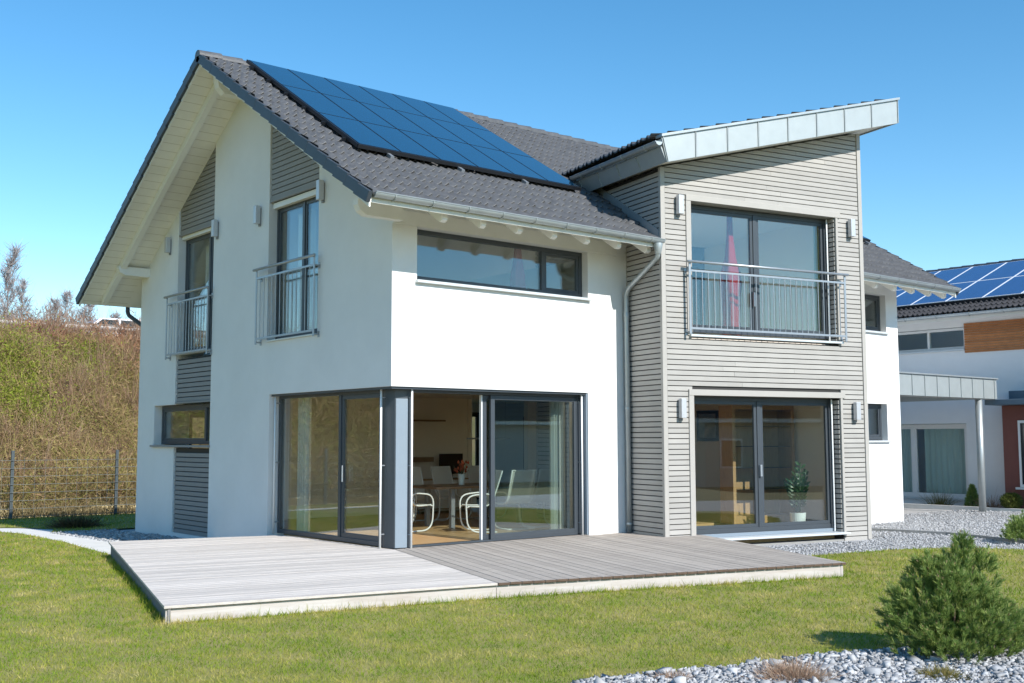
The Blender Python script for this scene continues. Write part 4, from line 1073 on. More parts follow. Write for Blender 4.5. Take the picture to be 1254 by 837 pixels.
for o in list(COL.objects):
    if o.parent is None and (o.name.split('.')[0] in ('embankment', 'road', 'bank_brush', 'bank_leaves', 'rusty_brush', 'shrub_thicket', 'dry_grass', 'guard_rail', 'bare_tree', 'bare_shrub', 'parked_car')):
        o.location.y += 1.75; o.location.z += 0.0 if o.name.startswith('dry') else 0.05
# ------------------------------------------------------------------ PINE BUSH and other planting
M['needle'] = blade_mat('pine_needles', [(0, (0.09, 0.16, 0.04)), (0.4, (0.19, 0.285, 0.07)), (0.75, (0.34, 0.42, 0.12)), (1, (0.56, 0.57, 0.25))], patch=0.30, pscale=9, transl=0.35, rough=0.5)
M['bud'] = mat('pine_buds', (0.34, 0.24, 0.13), 0.8, island=0.3)
def pine_bush(cx, cy, R, H, ns, nn, seed, label, leaders=(), nl=0.050, nw=0.0046):
    rr = np.random.default_rng(seed); z0 = ground(cx, cy)
    t = thing('pine_bush', label, 'bush', (cx, cy, z0))
    # lobes (pads of shoots)
    lob = []
    for k in range(90):
        a = rr.uniform(0, 2 * PI); v = rr.uniform(0, 1) ** 1.5; rad = R * math.sqrt(max(0.0, 1 - v ** 2.0)) * rr.uniform(0.62, 0.94)
        lob.append((math.cos(a) * rad, math.sin(a) * rad, H * (0.06 + 0.76 * v), rr.uniform(0.11, 0.19) * R / 0.53))
    for l in leaders: lob.append(l)
    SB = []; SD = []
    for k in range(ns):
        lx, ly, lz, lr = lob[rr.integers(0, len(lob))] if rr.uniform() > 0.06 else (0, 0, H * 0.3, R * 0.7)
        q = rr.normal(size=3); q /= np.linalg.norm(q); q *= lr * rr.uniform(0.7, 1.0); q[2] = q[2] * 0.85
        p = np.array([lx, ly, lz]) + q
        if p[2] < 0.03: p[2] = 0.03 + rr.uniform(0, 0.05)
        o = np.array([p[0], p[1], 0]) / R; dd = o * 0.55 + q / lr * 0.35 + np.array([0, 0, 0.85]) + rr.normal(size=3) * 0.13
        SB.append(p); SD.append(dd / np.linalg.norm(dd))
    SB = np.array(SB); SD = np.array(SD); n = len(SB)
    SL = rr.uniform(0.05, 0.11, n)
    i = np.repeat(np.arange(n), nn); f = rr.uniform(0, 1, len(i)) ** 0.7
    base = SB[i] + SD[i] * (SL[i] * f)[:, None]
    r = rr.normal(size=(len(i), 3)); r -= SD[i] * np.sum(r * SD[i], 1, keepdims=True); r /= np.linalg.norm(r, axis=1, keepdims=True)
    nd = SD[i] * rr.uniform(0.75, 1.25, (len(i), 1)) + r * 0.62
    V, F = strips(base + [cx, cy, z0], nd, rr.uniform(0.75, 1.1, len(i)) * nl, rr.uniform(0.8, 1.2, len(i)) * nw, SD[i] * 0.02, segs=1, tip=0.45)
    np_mesh('needles', V, F, M['needle'], t)
    # buds at the tips of outer shoots
    k = np.where(rr.uniform(0, 1, n) < 0.55)[0]; tip = SB[k] + SD[k] * (SL[k] + 0.012)[:, None] + [cx, cy, z0]
    kk = np.repeat(np.arange(len(k)), 3)
    V, F = strips(tip[kk], SD[k][kk] + rr.normal(size=(len(kk), 3)) * 0.25, rr.uniform(0.015, 0.03, len(kk)), np.full(len(kk), 0.0055), np.zeros((len(kk), 3)), segs=1, tip=0.4)
    if len(k) > 400: np_mesh('buds', V, F, M['bud'], t)
    b = MB()
    for k in range(16):
        p = SB[rr.integers(0, n)] * 0.72; mid = (p[0] * 0.45, p[1] * 0.45, p[2] * 0.35)
        b.tube(bez([(cx, cy, z0 - 0.03), (cx + mid[0], cy + mid[1], z0 + mid[2] + 0.05), (cx + p[0], cy + p[1], z0 + p[2])], 4), [0.014] * 4 + [0.009] * 3 if False else 0.008, 5)
    b.build('branches', M['pine_bark'], t, smooth=True)
    return t
pine_bush(-0.17, -8.57, 0.52, 0.74, 1550, 56, 5, 'dense green dwarf pine bush on the pale stones at the lower right', leaders=[(0.10, -0.06, 0.83, 0.055), (0.09, -0.06, 0.76, 0.075), (0.22, -0.16, 0.70, 0.07), (-0.16, 0.12, 0.68, 0.07), (-0.1, 0.1, 0.64, 0.08)])
pine_bush(10.35, -4.25, 0.42, 0.45, 500, 40, 8, 'small dwarf pine bush by the gravel drive at the right picture edge', nl=0.05, nw=0.006)

def tuft(name, x, y, n, R, hr, m, label, cat, w=(0.003, 0.006), up=1.0, spread=0.5):
    z = ground(x, y); r = NR.normal(size=(n, 2)) * R * 0.45; base = np.stack([x + r[:, 0], y + r[:, 1], np.full(n, z)], 1)
    d = np.stack([r[:, 0] / R * spread * 2, r[:, 1] / R * spread * 2, np.full(n, up)], 1) + NR.normal(size=(n, 3)) * 0.25
    V, F = strips(base, d, NR.uniform(*hr, n), NR.uniform(*w, n), NR.normal(size=(n, 3)) * 0.25, segs=2, tip=0.25)
    t = thing(name, label, cat, (x, y, z)); np_mesh('foliage', V, F, m, t); return t
M['heath'] = blade_mat('pinkish_dry_stems', [(0, (0.26, 0.15, 0.10)), (0.5, (0.42, 0.28, 0.19)), (1, (0.52, 0.40, 0.29))], transl=0.2)
M['lowgreen'] = blade_mat('low_yellow_green', [(0, (0.12, 0.10, 0.03)), (0.5, (0.22, 0.20, 0.05)), (1, (0.30, 0.22, 0.09))], transl=0.2)
tuft('dry_grass_tuft', -2.0, -8.33, 1900, 0.19, (0.06, 0.15), M['heath'], 'pinkish dry grass tuft among the stones at the bottom edge', 'grass tuft', spread=0.7)
tuft('low_plant', -1.12, -9.0, 1500, 0.15, (0.03, 0.085), M['lowgreen'], 'low yellow green cushion plant in front of the dwarf pine', 'plant', (0.004, 0.008), spread=0.7)
tuft('dry_grass_tuft', -2.68, -7.78, 700, 0.12, (0.03, 0.08), M['heath'], 'small dry grass tuft where the lawn meets the stones', 'grass tuft', spread=0.8)
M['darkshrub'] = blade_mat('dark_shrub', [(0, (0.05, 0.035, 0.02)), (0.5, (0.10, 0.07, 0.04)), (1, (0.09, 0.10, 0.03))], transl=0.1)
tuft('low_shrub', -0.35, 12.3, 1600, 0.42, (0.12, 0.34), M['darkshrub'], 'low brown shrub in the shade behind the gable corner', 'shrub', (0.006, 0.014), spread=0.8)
tuft('ornamental_grass', 19.5, 2.55, 220, 0.22, (0.25, 0.5), M['lowgreen'], 'grass clump under the neighbour terrace door', 'plant', (0.008, 0.014), spread=0.4)
tuft('dry_plant', 19.3, 0.95, 260, 0.22, (0.15, 0.35), M['heath'], 'reddish dry plant right of the carport post', 'plant', (0.008, 0.014), spread=0.7)
def conifer(x, y, H, R, label, m='needle', rounded=False):
    z = ground(x, y); n = 2600; v = NR.uniform(0, 1, n)
    rad = (R * np.sqrt(np.clip(1 - (2 * v - 1) ** 2, 0, 1)) if rounded else R * (1 - v) ** 0.8) * NR.uniform(0.6, 1.05, n); a = NR.uniform(0, 2 * PI, n)
    base = np.stack([x + rad * np.cos(a), y + rad * np.sin(a), z + 0.02 + v * H * 0.92], 1)
    d = np.stack([np.cos(a), np.sin(a), np.full(n, 0.9)], 1) + NR.normal(size=(n, 3)) * 0.4
    t = thing('dwarf_conifer' if not rounded else 'round_bush', label, 'bush', (x, y, z))
    V, F = strips(base, d, NR.uniform(0.04, 0.09, n), NR.uniform(0.012, 0.022, n), np.zeros((n, 3)), segs=1, tip=0.3); np_mesh('foliage', V, F, M[m], t)
    b = MB(); b.tube([(x, y, z - 0.03), (x, y, z + H * 0.5)], 0.02, 6); b.build('stem', M['pine_bark'], t)
conifer(19.55, 1.62, 0.62, 0.2, 'small cone shaped conifer beside the carport post')
M['box'] = blade_mat('round_bush_leaves', [(0, (0.06, 0.09, 0.02)), (0.5, (0.11, 0.14, 0.03)), (1, (0.17, 0.19, 0.05))], transl=0.2)
conifer(19.0, 0.30, 0.42, 0.24, 'clipped round bush in front of the dark red entrance', 'box', True)
# ------------------------------------------------------------------ NEIGHBOUR HOUSE + CARPORT
def PN(u, d, z): return (20.0 + d, u, z)
nh = thing('detached_house', 'pale grey neighbour house in shade with solar roof and larch strip, behind the carport', 'house', (20, 2, -0.1))
house_main = house; house = nh
b_holes = [(1.95, 5.3, 0.10, 2.20), (1.92, 6.6, 4.22, 4.86)]
wall('wall', PN, -7, 10.5, -0.4, 5.25, b_holes, 0.3, M['plaster2'])
bxx = MB(); bxx.box(20.31, 27.9, -6.99, -6.7, -0.4, 5.2); bxx.box(20.31, 27.9, 10.2, 10.49, -0.4, 5.2); bxx.box(27.6, 27.9, -6.69, 10.19, -0.4, 5.2); bxx.build('wall', M['plaster2'], nh)
# gables
for y in (-6.99, 10.2):
    b = MB(); b.prism([(20.0, 5.21), (27.9, 5.21), (24.0, 6.85)], lambda a, d, c: (a, d, c), y, y + 0.28); b.build('gable_wall', M['plaster2'], nh)
w = window('french_door', PN, 1.97, 5.28, 0.14, 2.19, 0.14, mull=(3.62,), leaf=(0, 1), fm='white_metal', fw=0.08, parent=nh)
s = sub('sill', 'sill', w); s.box(1.93, 5.3, -0.05, 0.14, 0.09, 0.135, PN); s.done()
w = window('window', PN, 1.94, 6.58, 4.26, 4.85, 0.14, mull=(3.05, 4.2, 5.4), leaf=(), fm='white_metal', fw=0.07, parent=nh)
s = sub('sill', 'sill', w); s.box(1.90, 6.6, -0.07, 0.14, 4.20, 4.245, PN); s.done()
b = MB(); z = 4.13
while z < 4.94:
    b.box(-5.0, 1.90, -0.03, -0.002, z, z + 0.060, PN); z += 0.068
b.build('larch_cladding', M['larch'], nh)
b = MB(); b.box(-7, 10.5, 0.31, 0.34, -0.2, 5.2, PN); 
NRZ, NRX, NSL = 7.10, 24.0, 0.40
def nf(u, s, h):
    c = 1 / math.sqrt(1 + NSL ** 2); return (NRX - s * c - h * NSL * c, u, NRZ - s * NSL * c + h * c)
NL = (24.0 - 19.18) * math.sqrt(1 + NSL ** 2)
nroof = tile_sheet('roof', nf, -7.6, 11.1, 0.0, NL, nh, M['red_tile'], spu=6)
b = MB(); b.prism([(19.25, 7.1 - 0.4 * 4.75 - 0.18), (24.0, 6.92), (24, 7.06), (19.25, 7.1 - 0.4 * 4.75 - 0.05)], lambda a, d, c: (a, d, c), -7.5, 11.0)
b.prism([(24.002, 6.92), (28.7, 6.92 - 0.4 * 4.7), (28.7, 7.06 - 0.4 * 4.7), (24.002, 7.06)], lambda a, d, c: (a, d, c), -7.5, 11.0); b.build('soffit', M['soffit'], nroof)
b = MB()
for k in range(47):
    y = -7.6 + k * 0.4; b.tube([(24.0, y, 7.09), (24.0, y + 0.40, 7.10)], [0.10, 0.11], 10)
b.build('ridge_cap', M['verge'], nroof)
half_gutter((19.12, -7.6, 5.12), (19.12, 11.1, 5.12), 0.07, (-1, 0, 0), 'gutter', nroof, 20)
b = MB(); b.box(19.24, 19.27, -7.5, 11.0, 4.98, 5.14); b.build('eave_board', M['white_paint'], nroof)
c_ = 1 / math.sqrt(1 + NSL ** 2)
for i in range(9):
    for j in range(2):
        y0 = -2.95 + i * 1.06; s0 = 0.45 + j * 1.98
        bb_ = MB(); bb_.box(y0, y0 + 1.045, s0, s0 + 1.965, 0.10, 0.135, nf); o = bb_.build('solar_panel', M['solar_white'], nroof)
        bb_ = MB(); bb_.box(y0 + 0.03, y0 + 1.015, s0 + 0.03, s0 + 1.935, 0.11, 0.138, nf); o2 = bb_.build('solar_cells', M['solar2'], o)
bb_ = MB(); bb_.box(-3.1, 6.7, 4.40, 4.43, 0.03, 0.12, nf); bb_.box(-3.1, 6.7, 0.38, 0.44, 0.03, 0.12, nf); bb_.build('mounting_rail', M['solar_line'], nroof)
# dark red entrance with slab roof
b = MB(); b.box(19.35, 19.998, -3.2, 0.62, -0.15, 2.64); b.build('entrance_wall', M['red_wall'], nh)
b = MB(); b.box(18.9, 19.999, -3.6, 0.85, 2.65, 2.79); b.box(19.4, 19.999, -3.4, 0.45, 2.79, 3.02); b.build('entrance_roof', M['slab'], nh, bevel=0.01)
b = MB(); b.box(19.30, 19.345, -1.1, 0.20, 0.55, 2.25); w = b.build('window', M['white_metal'], nh); b = MB(); b.box(19.285, 19.32, -1.03, 0.13, 0.62, 2.18); b.build('pane', M['car_glass'], w)
b = MB(); b.box(19.25, 19.349, -1.2, 0.30, 0.49, 0.545); b.build('sill', M['sill'], w)
b = MB(); b.box(20.31, 27.5, -6.6, 10.1, -0.1, 0.1); b.box(20.31, 27.5, -6.6, 10.1, 2.5, 2.8); b.box(23.5, 23.65, -6.6, 10.1, 0.1, 5.1); b.build('interior_wall', M['in_wall'], nh)
house = house_main
# planting bed kerb in front of it
b = MB(); b.box(18.75, 18.85, -4, 6, -0.2, 0.03); tag(b.build('kerb', M['path'], None), kind='structure')

cp = thing('carport', 'open carport with seamed zinc fascia on a round steel post', 'carport', (16.2, 1.5, -0.05))
b = MB(); b.box(13.49, 18.86, 0.52, 5.6, 3.0, 3.26); b.build('roof', M['in_ceil'], cp)
b = MB(); b.box(13.49, 18.88, 0.50, 0.52, 2.80, 3.30); b.box(18.861, 18.881, 0.521, 5.6, 2.80, 3.30)
for k in range(10): b.box(13.7 + k * 0.56, 13.712 + k * 0.56, 0.48, 0.50, 2.80, 3.30)
b.build('fascia', M['zinc_face'], cp)
for k in range(10):
    b = MB(); b.box(13.714 + k * 0.56, 13.725 + k * 0.56, 0.492, 0.4985, 2.80, 3.295); b.build('seam_joint', M['rubber'], cp)
b = MB(); b.box(13.49, 18.91, 0.46, 0.60, 3.302, 3.335); b.build('edge_cap', M['zinc'], cp, bevel=0.004)
b = MB(); b.box(13.49, 18.84, 0.53, 0.70, 2.78, 2.999); b.build('beam', M['trim'], cp)
b = MB(); b.tube([(18.15, 0.62, -0.2), (18.15, 0.62, 2.80)], 0.085, 20); b.build('post', M['zinc'], cp, smooth=True)

# ------------------------------------------------------------------ house across the street (mirrored in the glazing)
sh = thing('detached_house', 'long grey house with low dark tiled roof across the lawn, mirrored in the glass doors', 'house', (25, -28, -0.4))
b = MB(); b.prism([(-25.0, -0.5), (-33.0, -0.5), (-33.0, 2.95), (-29.0, 6.2), (-25.0, 2.95)], lambda a, d, c: (d, a, c), 16.5, 36.0); b.build('wall', M['grey_render'], sh)
def sf(u, s, h): return (u, -29.0 + s * 0.776 + h * 0.63, 6.35 - s * 0.63 + h * 0.776)
def sf2(u, s, h): return (u, -29.0 - s * 0.776 - h * 0.63, 6.35 - s * 0.63 + h * 0.776)
r_ = tile_sheet('roof', sf, 15.8, 36.8, 0.0, 5.9, sh, M['red_tile'], spu=5); tile_sheet('rear_tiles', sf2, 15.8, 36.8, 0.0, 5.9, r_, M['red_tile'], spu=4)
b = MB(); b.prism([(-24.45, 2.45), (-29, 6.15), (-33.55, 2.45), (-33.55, 2.6), (-29, 6.3), (-24.45, 2.6)], lambda a, d, c: (d, a, c), 15.85, 36.75); b.build('soffit', M['white_paint'], r_)
for (x, z, wd, hh) in ((17.6, 0.6, 1.0, 1.2), (29.6, -0.2, 2.2, 2.2), (33.5, 0.6, 1.4, 1.4)):
    b = MB(); b.box(x - wd / 2, x + wd / 2, -24.99, -24.93, z, z + hh); w = b.build('window', M['white_metal'], sh)
    b = MB(); b.box(x - wd / 2 + 0.08, x + wd / 2 - 0.08, -24.935, -24.915, z + 0.08, z + hh - 0.08); b.build('pane', M['car_glass'], w)

# ------------------------------------------------------------------ INTERIOR THINGS
FL = 0.2285
def dining_chair(label, loc, rz, group='cream sling chairs round the dining table'):
    t = thing('dining_chair', label, 'chair', (0, 0, 0), 0, group)
    for s_ in (-1, 1):
        b = MB(); y = 0.27 * s_
        b.tube(bez([(-0.26, y, 0.016), (0.24, y, 0.016), (0.27, y, 0.62), (-0.10, y, 0.66), (-0.23, y * 0.9, 0.60)], 6), 0.014, 8)
        b.tube(bez([(0.23, y * 0.92, 0.45), (-0.17, y * 0.92, 0.43), (-0.37, y * 0.92, 1.04)], 6), 0.013, 8)
        b.tube([(0.245, y, 0.43), (0.2, y * 0.92, 0.45)], 0.012, 6)
        b.build('frame', M['tubular'], t, smooth=True)
    b = MB(); b.tube([(-0.26, -0.27, 0.016), (-0.26, 0.27, 0.016)], 0.014, 8); b.tube([(-0.365, -0.25, 1.03), (-0.365, 0.25, 1.03)], 0.013, 8); b.build('cross_bar', M['tubular'], t)
    prof = bez([(0.22, 0, 0.455), (-0.17, 0, 0.435), (-0.36, 0, 1.02)], 8); b = MB()
    prof2 = [(p.x, p.z) for p in prof]; off = [(p.x - 0.004, p.z - 0.012) for p in prof]
    for i in range(len(prof2) - 1):
        b.prism([prof2[i], prof2[i + 1], off[i + 1], off[i]], lambda a, d, c: (a, d, c), -0.235, 0.235)
    b.build('sling', M['sling'], t)
    t.location = loc; t.rotation_euler = (0, 0, rz); return t
ch = dining_chair('cream sling armchair at the left end of the dining table, in the open doorway', (2.12, 2.55, FL), 0.05)
for loc, rz, lb in (((2.85, 1.62, FL), PI - 0.45, 'cream sling armchair beside the open door edge, back leaning right'),
                    ((3.75, 1.75, FL), PI / 2 - 0.15, 'left of the two cream sling chairs seen through the fixed glass leaf'),
                    ((4.45, 1.85, FL), PI / 2 - 0.1, 'right of the two cream sling chairs seen through the fixed glass leaf'),
                    ((3.35, 4.05, FL), -PI / 2, 'cream sling chair on the far side of the table, left of the flowers'),
                    ((4.15, 4.1, FL), -PI / 2 + 0.1, 'cream sling chair on the far side of the table, behind the flowers'),
                    ((4.95, 4.0, FL), -PI / 2, 'cream sling chair on the far side of the table, nearest the inner doorway')):
    dup(ch, loc, rz, lb)
tb = thing('dining_table', 'dark wooden dining table on square steel legs inside the open glass door', 'table', (3.7, 2.9, FL))
b = MB(); b.box(2.50, 4.95, 2.35, 3.40, FL + 0.705, FL + 0.745); b.build('tabletop', M['table'], tb, bevel=0.006)
for x in (2.95, 4.5):
    for y in (2.5, 3.25):
        b = MB(); b.box(x - 0.04, x + 0.04, y - 0.04, y + 0.04, FL, FL + 0.704); b.build('leg', M['steel'], tb, bevel=0.004)
vs_ = thing('vase', 'clear vase of red and orange flowers on the dining table', 'vase', (3.35, 2.75, FL + 0.746))
b = MB(); z = FL + 0.747; b.tube([(3.35, 2.75, z), (3.35, 2.75, z + 0.02), (3.35, 2.75, z + 0.20)], [0.05, 0.055, 0.065], 16); b.build('glass_body', M['pot'], vs_, smooth=True)
fb = MB()
for k in range(16):
    a = rnd.uniform(0, 2 * PI); r = rnd.uniform(0.03, 0.16); h = rnd.uniform(0.24, 0.42); p = Vector((3.35 + r * math.cos(a), 2.75 + r * math.sin(a), z + h))
    fb.tube([(3.35, 2.75, z + 0.15), p], 0.004, 5)
fb.build('stems', M['zz'], vs_)
fb = MB()
for k in range(26):
    a = rnd.uniform(0, 2 * PI); r = rnd.uniform(0.02, 0.17); h = rnd.uniform(0.24, 0.42); p = Vector((3.35 + r * math.cos(a), 2.75 + r * math.sin(a), z + h))
    fb.tube([p - Vector((0, 0, .025)), p, p + Vector((0, 0, .035))], [0.006, 0.024, 0.004], 6)
fb.build('blossoms', M['flower'], vs_)
sbd = thing('sideboard', 'low white sideboard with a screen against the back wall of the dining room', 'sideboard', (5.4, 6.2, FL))
b = MB(); b.box(4.6, 6.2, 5.98, 6.44, FL + 0.08, FL + 0.72); b.build('carcass', M['oak'], sbd, bevel=0.006)
for k in range(3):
    b = MB(); b.box(4.62 + k * 0.527, 5.13 + k * 0.527, 5.955, 5.978, FL + 0.10, FL + 0.70); b.build('door', M['white_paint'], sbd, bevel=0.004)
for x in (4.7, 6.1):
    for y in (6.05, 6.38):
        b = MB(); b.tube([(x, y, FL), (x, y, FL + 0.085)], 0.02, 8); b.build('leg', M['steel'], sbd)
tv = thing('flat_screen', 'black flat screen standing on the sideboard at the back', 'television', (5.67, 6.2, FL + 0.72))
b = MB(); b.box(5.36, 5.98, 6.19, 6.23, FL + 0.82, FL + 1.26); b.build('screen', M['screen'], tv, bevel=0.004)
b = MB(); b.box(5.55, 5.79, 6.13, 6.29, FL + 0.721, FL + 0.735); b.box(5.63, 5.71, 6.20, 6.225, FL + 0.735, FL + 0.82); b.build('stand', M['screen'], tv)
b = MB(); b.box(4.55, 5.53, 6.22, 6.448, 2.19, 2.225); sh_ = b.build('wall_shelf', M['table'], None); tag(sh_, 'long thin dark shelf on the dining room back wall', 'shelf')
b = MB(); b.box(4.5, 5.2, 6.2, 6.448, 1.32, 1.42); sh_ = b.build('wall_shelf', M['table'], None); tag(sh_, 'short thick brown shelf left of the black screen', 'shelf')
pl = thing('pendant_lamp', 'slim bar pendant lamp hanging over the dining table', 'lamp', (3.9, 2.9, 2.715))
b = MB(); b.box(3.6, 4.6, 2.87, 2.93, 1.80, 1.83); b.build('lamp_bar', M['steel'], pl, bevel=0.004)
for x in (3.7, 4.5):
    b = MB(); b.tube([(x, 2.9, 1.83), (x, 2.9, 2.72)], 0.003, 5); b.build('wire', M['steel'], pl)

def curtain(fn, u0, u1, d, z0, z1, m, label, waves=5, amp=0.035):
    b = MB(); n = waves * 8; pr = []
    for k in range(n + 1):
        u = u0 + (u1 - u0) * k / n; pr.append((u, d + amp * math.sin(2 * PI * k / 8) + amp * 0.3 * math.sin(k * 0.9)))
    for k in range(n):
        a, c = pr[k], pr[k + 1]
        b.add([fn(a[0], a[1], z0), fn(c[0], c[1], z0), fn(c[0], c[1], z1), fn(a[0], a[1], z1), fn(a[0], a[1] + .006, z0), fn(c[0], c[1] + .006, z0), fn(c[0], c[1] + .006, z1), fn(a[0], a[1] + .006, z1)],
              [(0, 1, 2, 3), (7, 6, 5, 4), (0, 4, 5, 1), (2, 6, 7, 3)])
    o = b.build('curtain', M[m], None, smooth=False); tag(o, label, 'curtain'); return o
curtain(PG, 6.75, 7.5, 0.50, 3.42, 5.70, 'curtain', 'grey curtain behind the left gable balcony door', 6)
curtain(PG, 2.98, 3.55, 0.42, 3.42, 5.70, 'curtain', 'grey curtain behind the right gable balcony door', 5)
curtain(PG, 3.25, 3.62, 0.50, 0.235, 2.6, 'curtain', 'pale curtain at the left end of the gable glass doors', 4)
curtain(PF, 3.52, 3.80, 0.50, 0.235, 2.6, 'curtain', 'pale curtain at the right end of the front sliding door', 4)
curtain(PT, 3.70, 4.12, 0.42, 3.42, 5.9, 'curtain_yellow', 'yellow curtain at the right of the upper bay window', 3)
curtain(PN, 2.05, 3.45, 0.42, 0.12, 2.3, 'curtain_green', 'right pale green curtain in the neighbour terrace door', 8)
curtain(PN, 3.75, 5.0, 0.42, 0.12, 2.3, 'curtain_green', 'left pale green curtain in the neighbour terrace door', 8)
def drape(cx, cy, prof, m, label):
    b = MB(); K = 16; vs = []; fs = []
    for z, r in prof:
        for k in range(K):
            a = 2 * PI * k / K; rr = r * (1 + 0.22 * math.sin(4 * a + z)); vs.append((cx + rr * math.cos(a), cy + rr * 0.7 * math.sin(a), z))
    for i in range(len(prof) - 1):
        for k in range(K): fs.append((i * K + k, i * K + (k + 1) % K, (i + 1) * K + (k + 1) % K, (i + 1) * K + k))
    b.add(vs, fs); o = b.build('hanging_drape', M[m], None, smooth=True); tag(o, label, 'drape')
q = PT(1.86, 0.55, 0)
drape(q[0], q[1], [(5.94, 0.05), (5.4, 0.06), (5.0, 0.10), (4.75, 0.17), (4.55, 0.20), (4.3, 0.17), (3.9, 0.16), (3.43, 0.20)], 'curtain_red', 'red gathered drape hanging behind the upper bay window')
drape(2.86, 0.56, [(5.1, 0.04), (4.8, 0.07), (4.5, 0.12), (4.2, 0.14), (3.42, 0.15)], 'curtain_red', 'red gathered drape behind the long strip window')

# bay room: display cabinet, plant, picture
q = PT(2.6, 1.55, FL); dc = thing('display_cabinet', 'oak display cabinet with glass shelves in the lower bay window', 'cabinet', q, -TA)
def PC(u, d, z): return PT(2.58 + u, 1.5 + d, FL + z)
b = MB()
for u in (0.0, 1.42): b.box(u, u + 0.07, 0.0, 0.40, 0.0, 2.2, PC)
b.box(0.07, 1.42, 0.0, 0.40, 2.12, 2.2, PC); b.box(0.07, 1.42, 0.0, 0.40, 0.0, 0.14, PC); b.box(0.62, 0.66, 0.0, 0.05, 0.14, 2.12, PC)
def build_rot(b, name, m, parent, bevel=0.0):
    o = b.build(name, m, None, bevel=bevel); o.parent = parent; 
    bpy.context.view_layer.update(); o.matrix_parent_inverse = parent.matrix_world.inverted(); return o
build_rot(b, 'cabinet_frame', M['oak'], dc, 0.004)
for z in (0.62, 1.02, 1.42, 1.8):
    b = MB(); b.box(0.075, 1.415, 0.03, 0.38, z, z + 0.012, PC); build_rot(b, 'shelf', M['car_glass'], dc)
b = MB(); b.box(0.075, 1.415, 0.385, 0.398, 0.14, 2.12, PC); build_rot(b, 'back_panel', M['oak'], dc)
q = PT(3.24, 0.52, FL); pp = thing('potted_plant', 'glossy green plant in a white pot inside the lower bay window', 'plant', q)
b = MB(); b.tube([(q[0], q[1], FL + 0.0), (q[0], q[1], FL + 0.04), (q[0], q[1], FL + 0.25)], [0.115, 0.125, 0.145], 24); b.build('pot', M['pot'], pp, smooth=False)
b = MB(); b.tube([(q[0], q[1], FL + 0.245), (q[0], q[1], FL + 0.256)], 0.13, 20); b.build('soil', M['soil'], pp)
sb_ = MB(); lb_ = MB()
for k in range(12):
    a = k * 2.4; lean = rnd.uniform(0.05, 0.24); L = rnd.uniform(0.5, 0.85) * (1.15 if k == 0 else 1)
    p0 = Vector((q[0] + 0.04 * math.cos(a), q[1] + 0.04 * math.sin(a), FL + 0.25)); p1 = p0 + Vector((math.cos(a) * lean, math.sin(a) * lean, L))
    mid = (p0 + p1) / 2 + Vector((math.cos(a), math.sin(a), 0)) * -0.03
    pts = bez([p0, mid, p1], 8); sb_.tube(pts, 0.008, 6)
    for j in range(14):
        f = 0.18 + 0.82 * j / 14; pos = p0.lerp(p1, f); sd = 1 if j % 2 else -1
        side = Vector((-math.sin(a + 0.6), math.cos(a + 0.6), 0)) * sd; upv = (p1 - p0).normalized()
        tip = pos + side * 0.105 + upv * 0.07 + Vector((rnd.uniform(-.02, .02), rnd.uniform(-.02, .02), 0)); md = (pos + tip) / 2; wv = side.cross(upv).normalized() * 0.014 + upv * 0.032
        lb_.add([pos, md + wv, tip, md - wv, md + side.cross(upv) * 0.008], [(0, 1, 4), (1, 2, 4), (2, 3, 4), (3, 0, 4)])
sb_.build('stem', M['zz'], pp, smooth=True); lb_.build('leaves', M['zz'], pp, recalc=False)
pf = thing('picture_frame', 'dark framed picture on the wall behind the lower bay window', 'picture', (9.48, 2.15, 2.05))
b = MB(); b.box(9.46, 9.498, 1.85, 2.45, 1.75, 2.40); b.build('frame', M['screen'], pf, bevel=0.004)
b = MB(); b.box(9.452, 9.459, 1.92, 2.38, 1.82, 2.33); b.build('print', mat('abstract_print', (0.10, 0.14, 0.2), 0.5, col2=(0.3, 0.3, 0.32), vscale=6), pf)

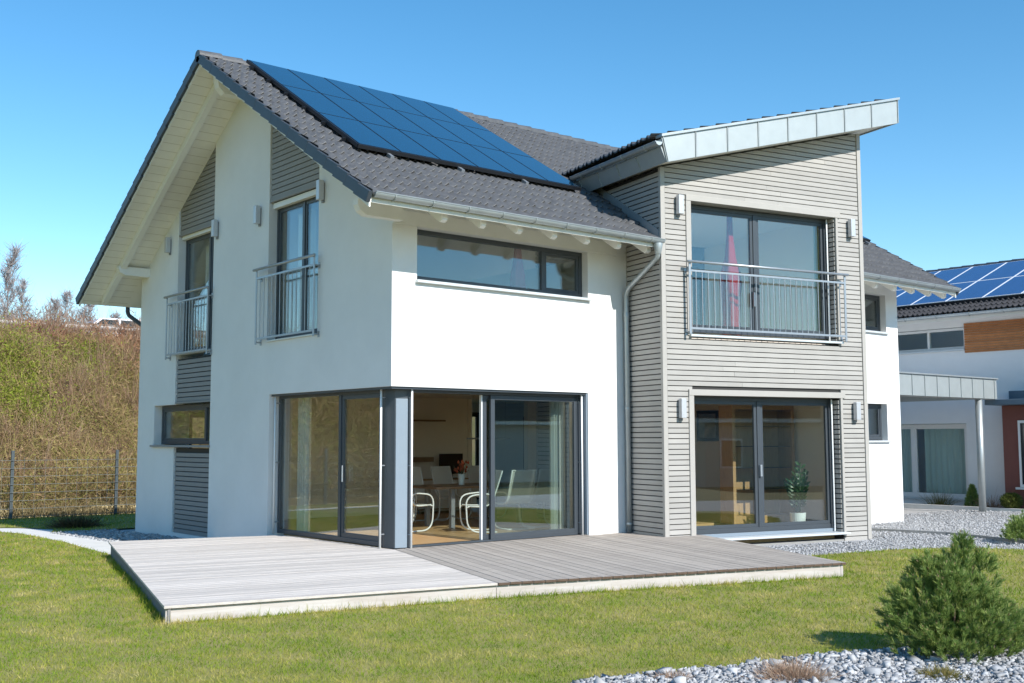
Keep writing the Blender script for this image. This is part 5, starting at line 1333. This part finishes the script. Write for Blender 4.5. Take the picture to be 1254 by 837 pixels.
# ------------------------------------------------------------------ LIGHT, SKY, CAMERA
SUN = Vector((0.012, -1.0, 0.73)).normalized()
elev = math.asin(SUN.z); az = math.atan2(SUN.x, SUN.y)
w = bpy.data.worlds.new('World'); sc.world = w; w.use_nodes = True
nt = w.node_tree; bg = nt.nodes['Background']
sky = nt.nodes.new('ShaderNodeTexSky'); sky.sky_type = 'NISHITA'; sky.sun_disc = False; sky.sun_elevation = elev; sky.sun_rotation = az
sky.air_density = 1.0; sky.dust_density = 0.0; sky.ozone_density = 1.6; sky.altitude = 300
hs_ = nt.nodes.new('ShaderNodeHueSaturation'); hs_.inputs['Saturation'].default_value = 1.32; hs_.inputs['Hue'].default_value = 0.492
nt.links.new(sky.outputs[0], hs_.inputs['Color']); nt.links.new(hs_.outputs[0], bg.inputs[0]); bg.inputs[1].default_value = 0.122
ld = bpy.data.lights.new('sun', 'SUN'); ld.energy = 4.0; ld.angle = math.radians(0.53); ld.color = (1.0, 0.955, 0.89)
lo = bpy.data.objects.new('sun', ld); COL.objects.link(lo); lo.rotation_euler = (-SUN).to_track_quat('-Z', 'Y').to_euler()

yaw, pit, rol = math.radians(39.65623838), math.radians(5.0741433), math.radians(-0.13371267)
f = Vector((math.sin(yaw) * math.cos(pit), math.cos(yaw) * math.cos(pit), math.sin(pit)))
r = f.cross(Vector((0, 0, 1))).normalized(); u = r.cross(f); c, s = math.cos(rol), math.sin(rol)
r2, u2 = r * c + u * s, u * c - r * s
cam = bpy.data.cameras.new('camera'); cam.sensor_width = 36; cam.lens = 36 * 1346.245 / 1254; cam.clip_end = 2000; cam.clip_start = 0.05
co = bpy.data.objects.new('camera', cam); COL.objects.link(co)
mw = Matrix((r2, u2, -f)).transposed().to_4x4(); mw.translation = Vector((-8.77588, -13.32196, 1.80262)); co.matrix_world = mw
sc.camera = co
sc.view_settings.view_transform = 'Standard'; sc.view_settings.look = 'None'; sc.view_settings.exposure = 0.68; sc.view_settings.gamma = 1
sc.render.engine = 'CYCLES'
sc.cycles.use_denoising = True
sc.cycles.max_bounces = 12; sc.cycles.diffuse_bounces = 8; sc.cycles.transparent_max_bounces = 16; sc.cycles.glossy_bounces = 5
sc.cycles.caustics_reflective = False; sc.cycles.caustics_refractive = False
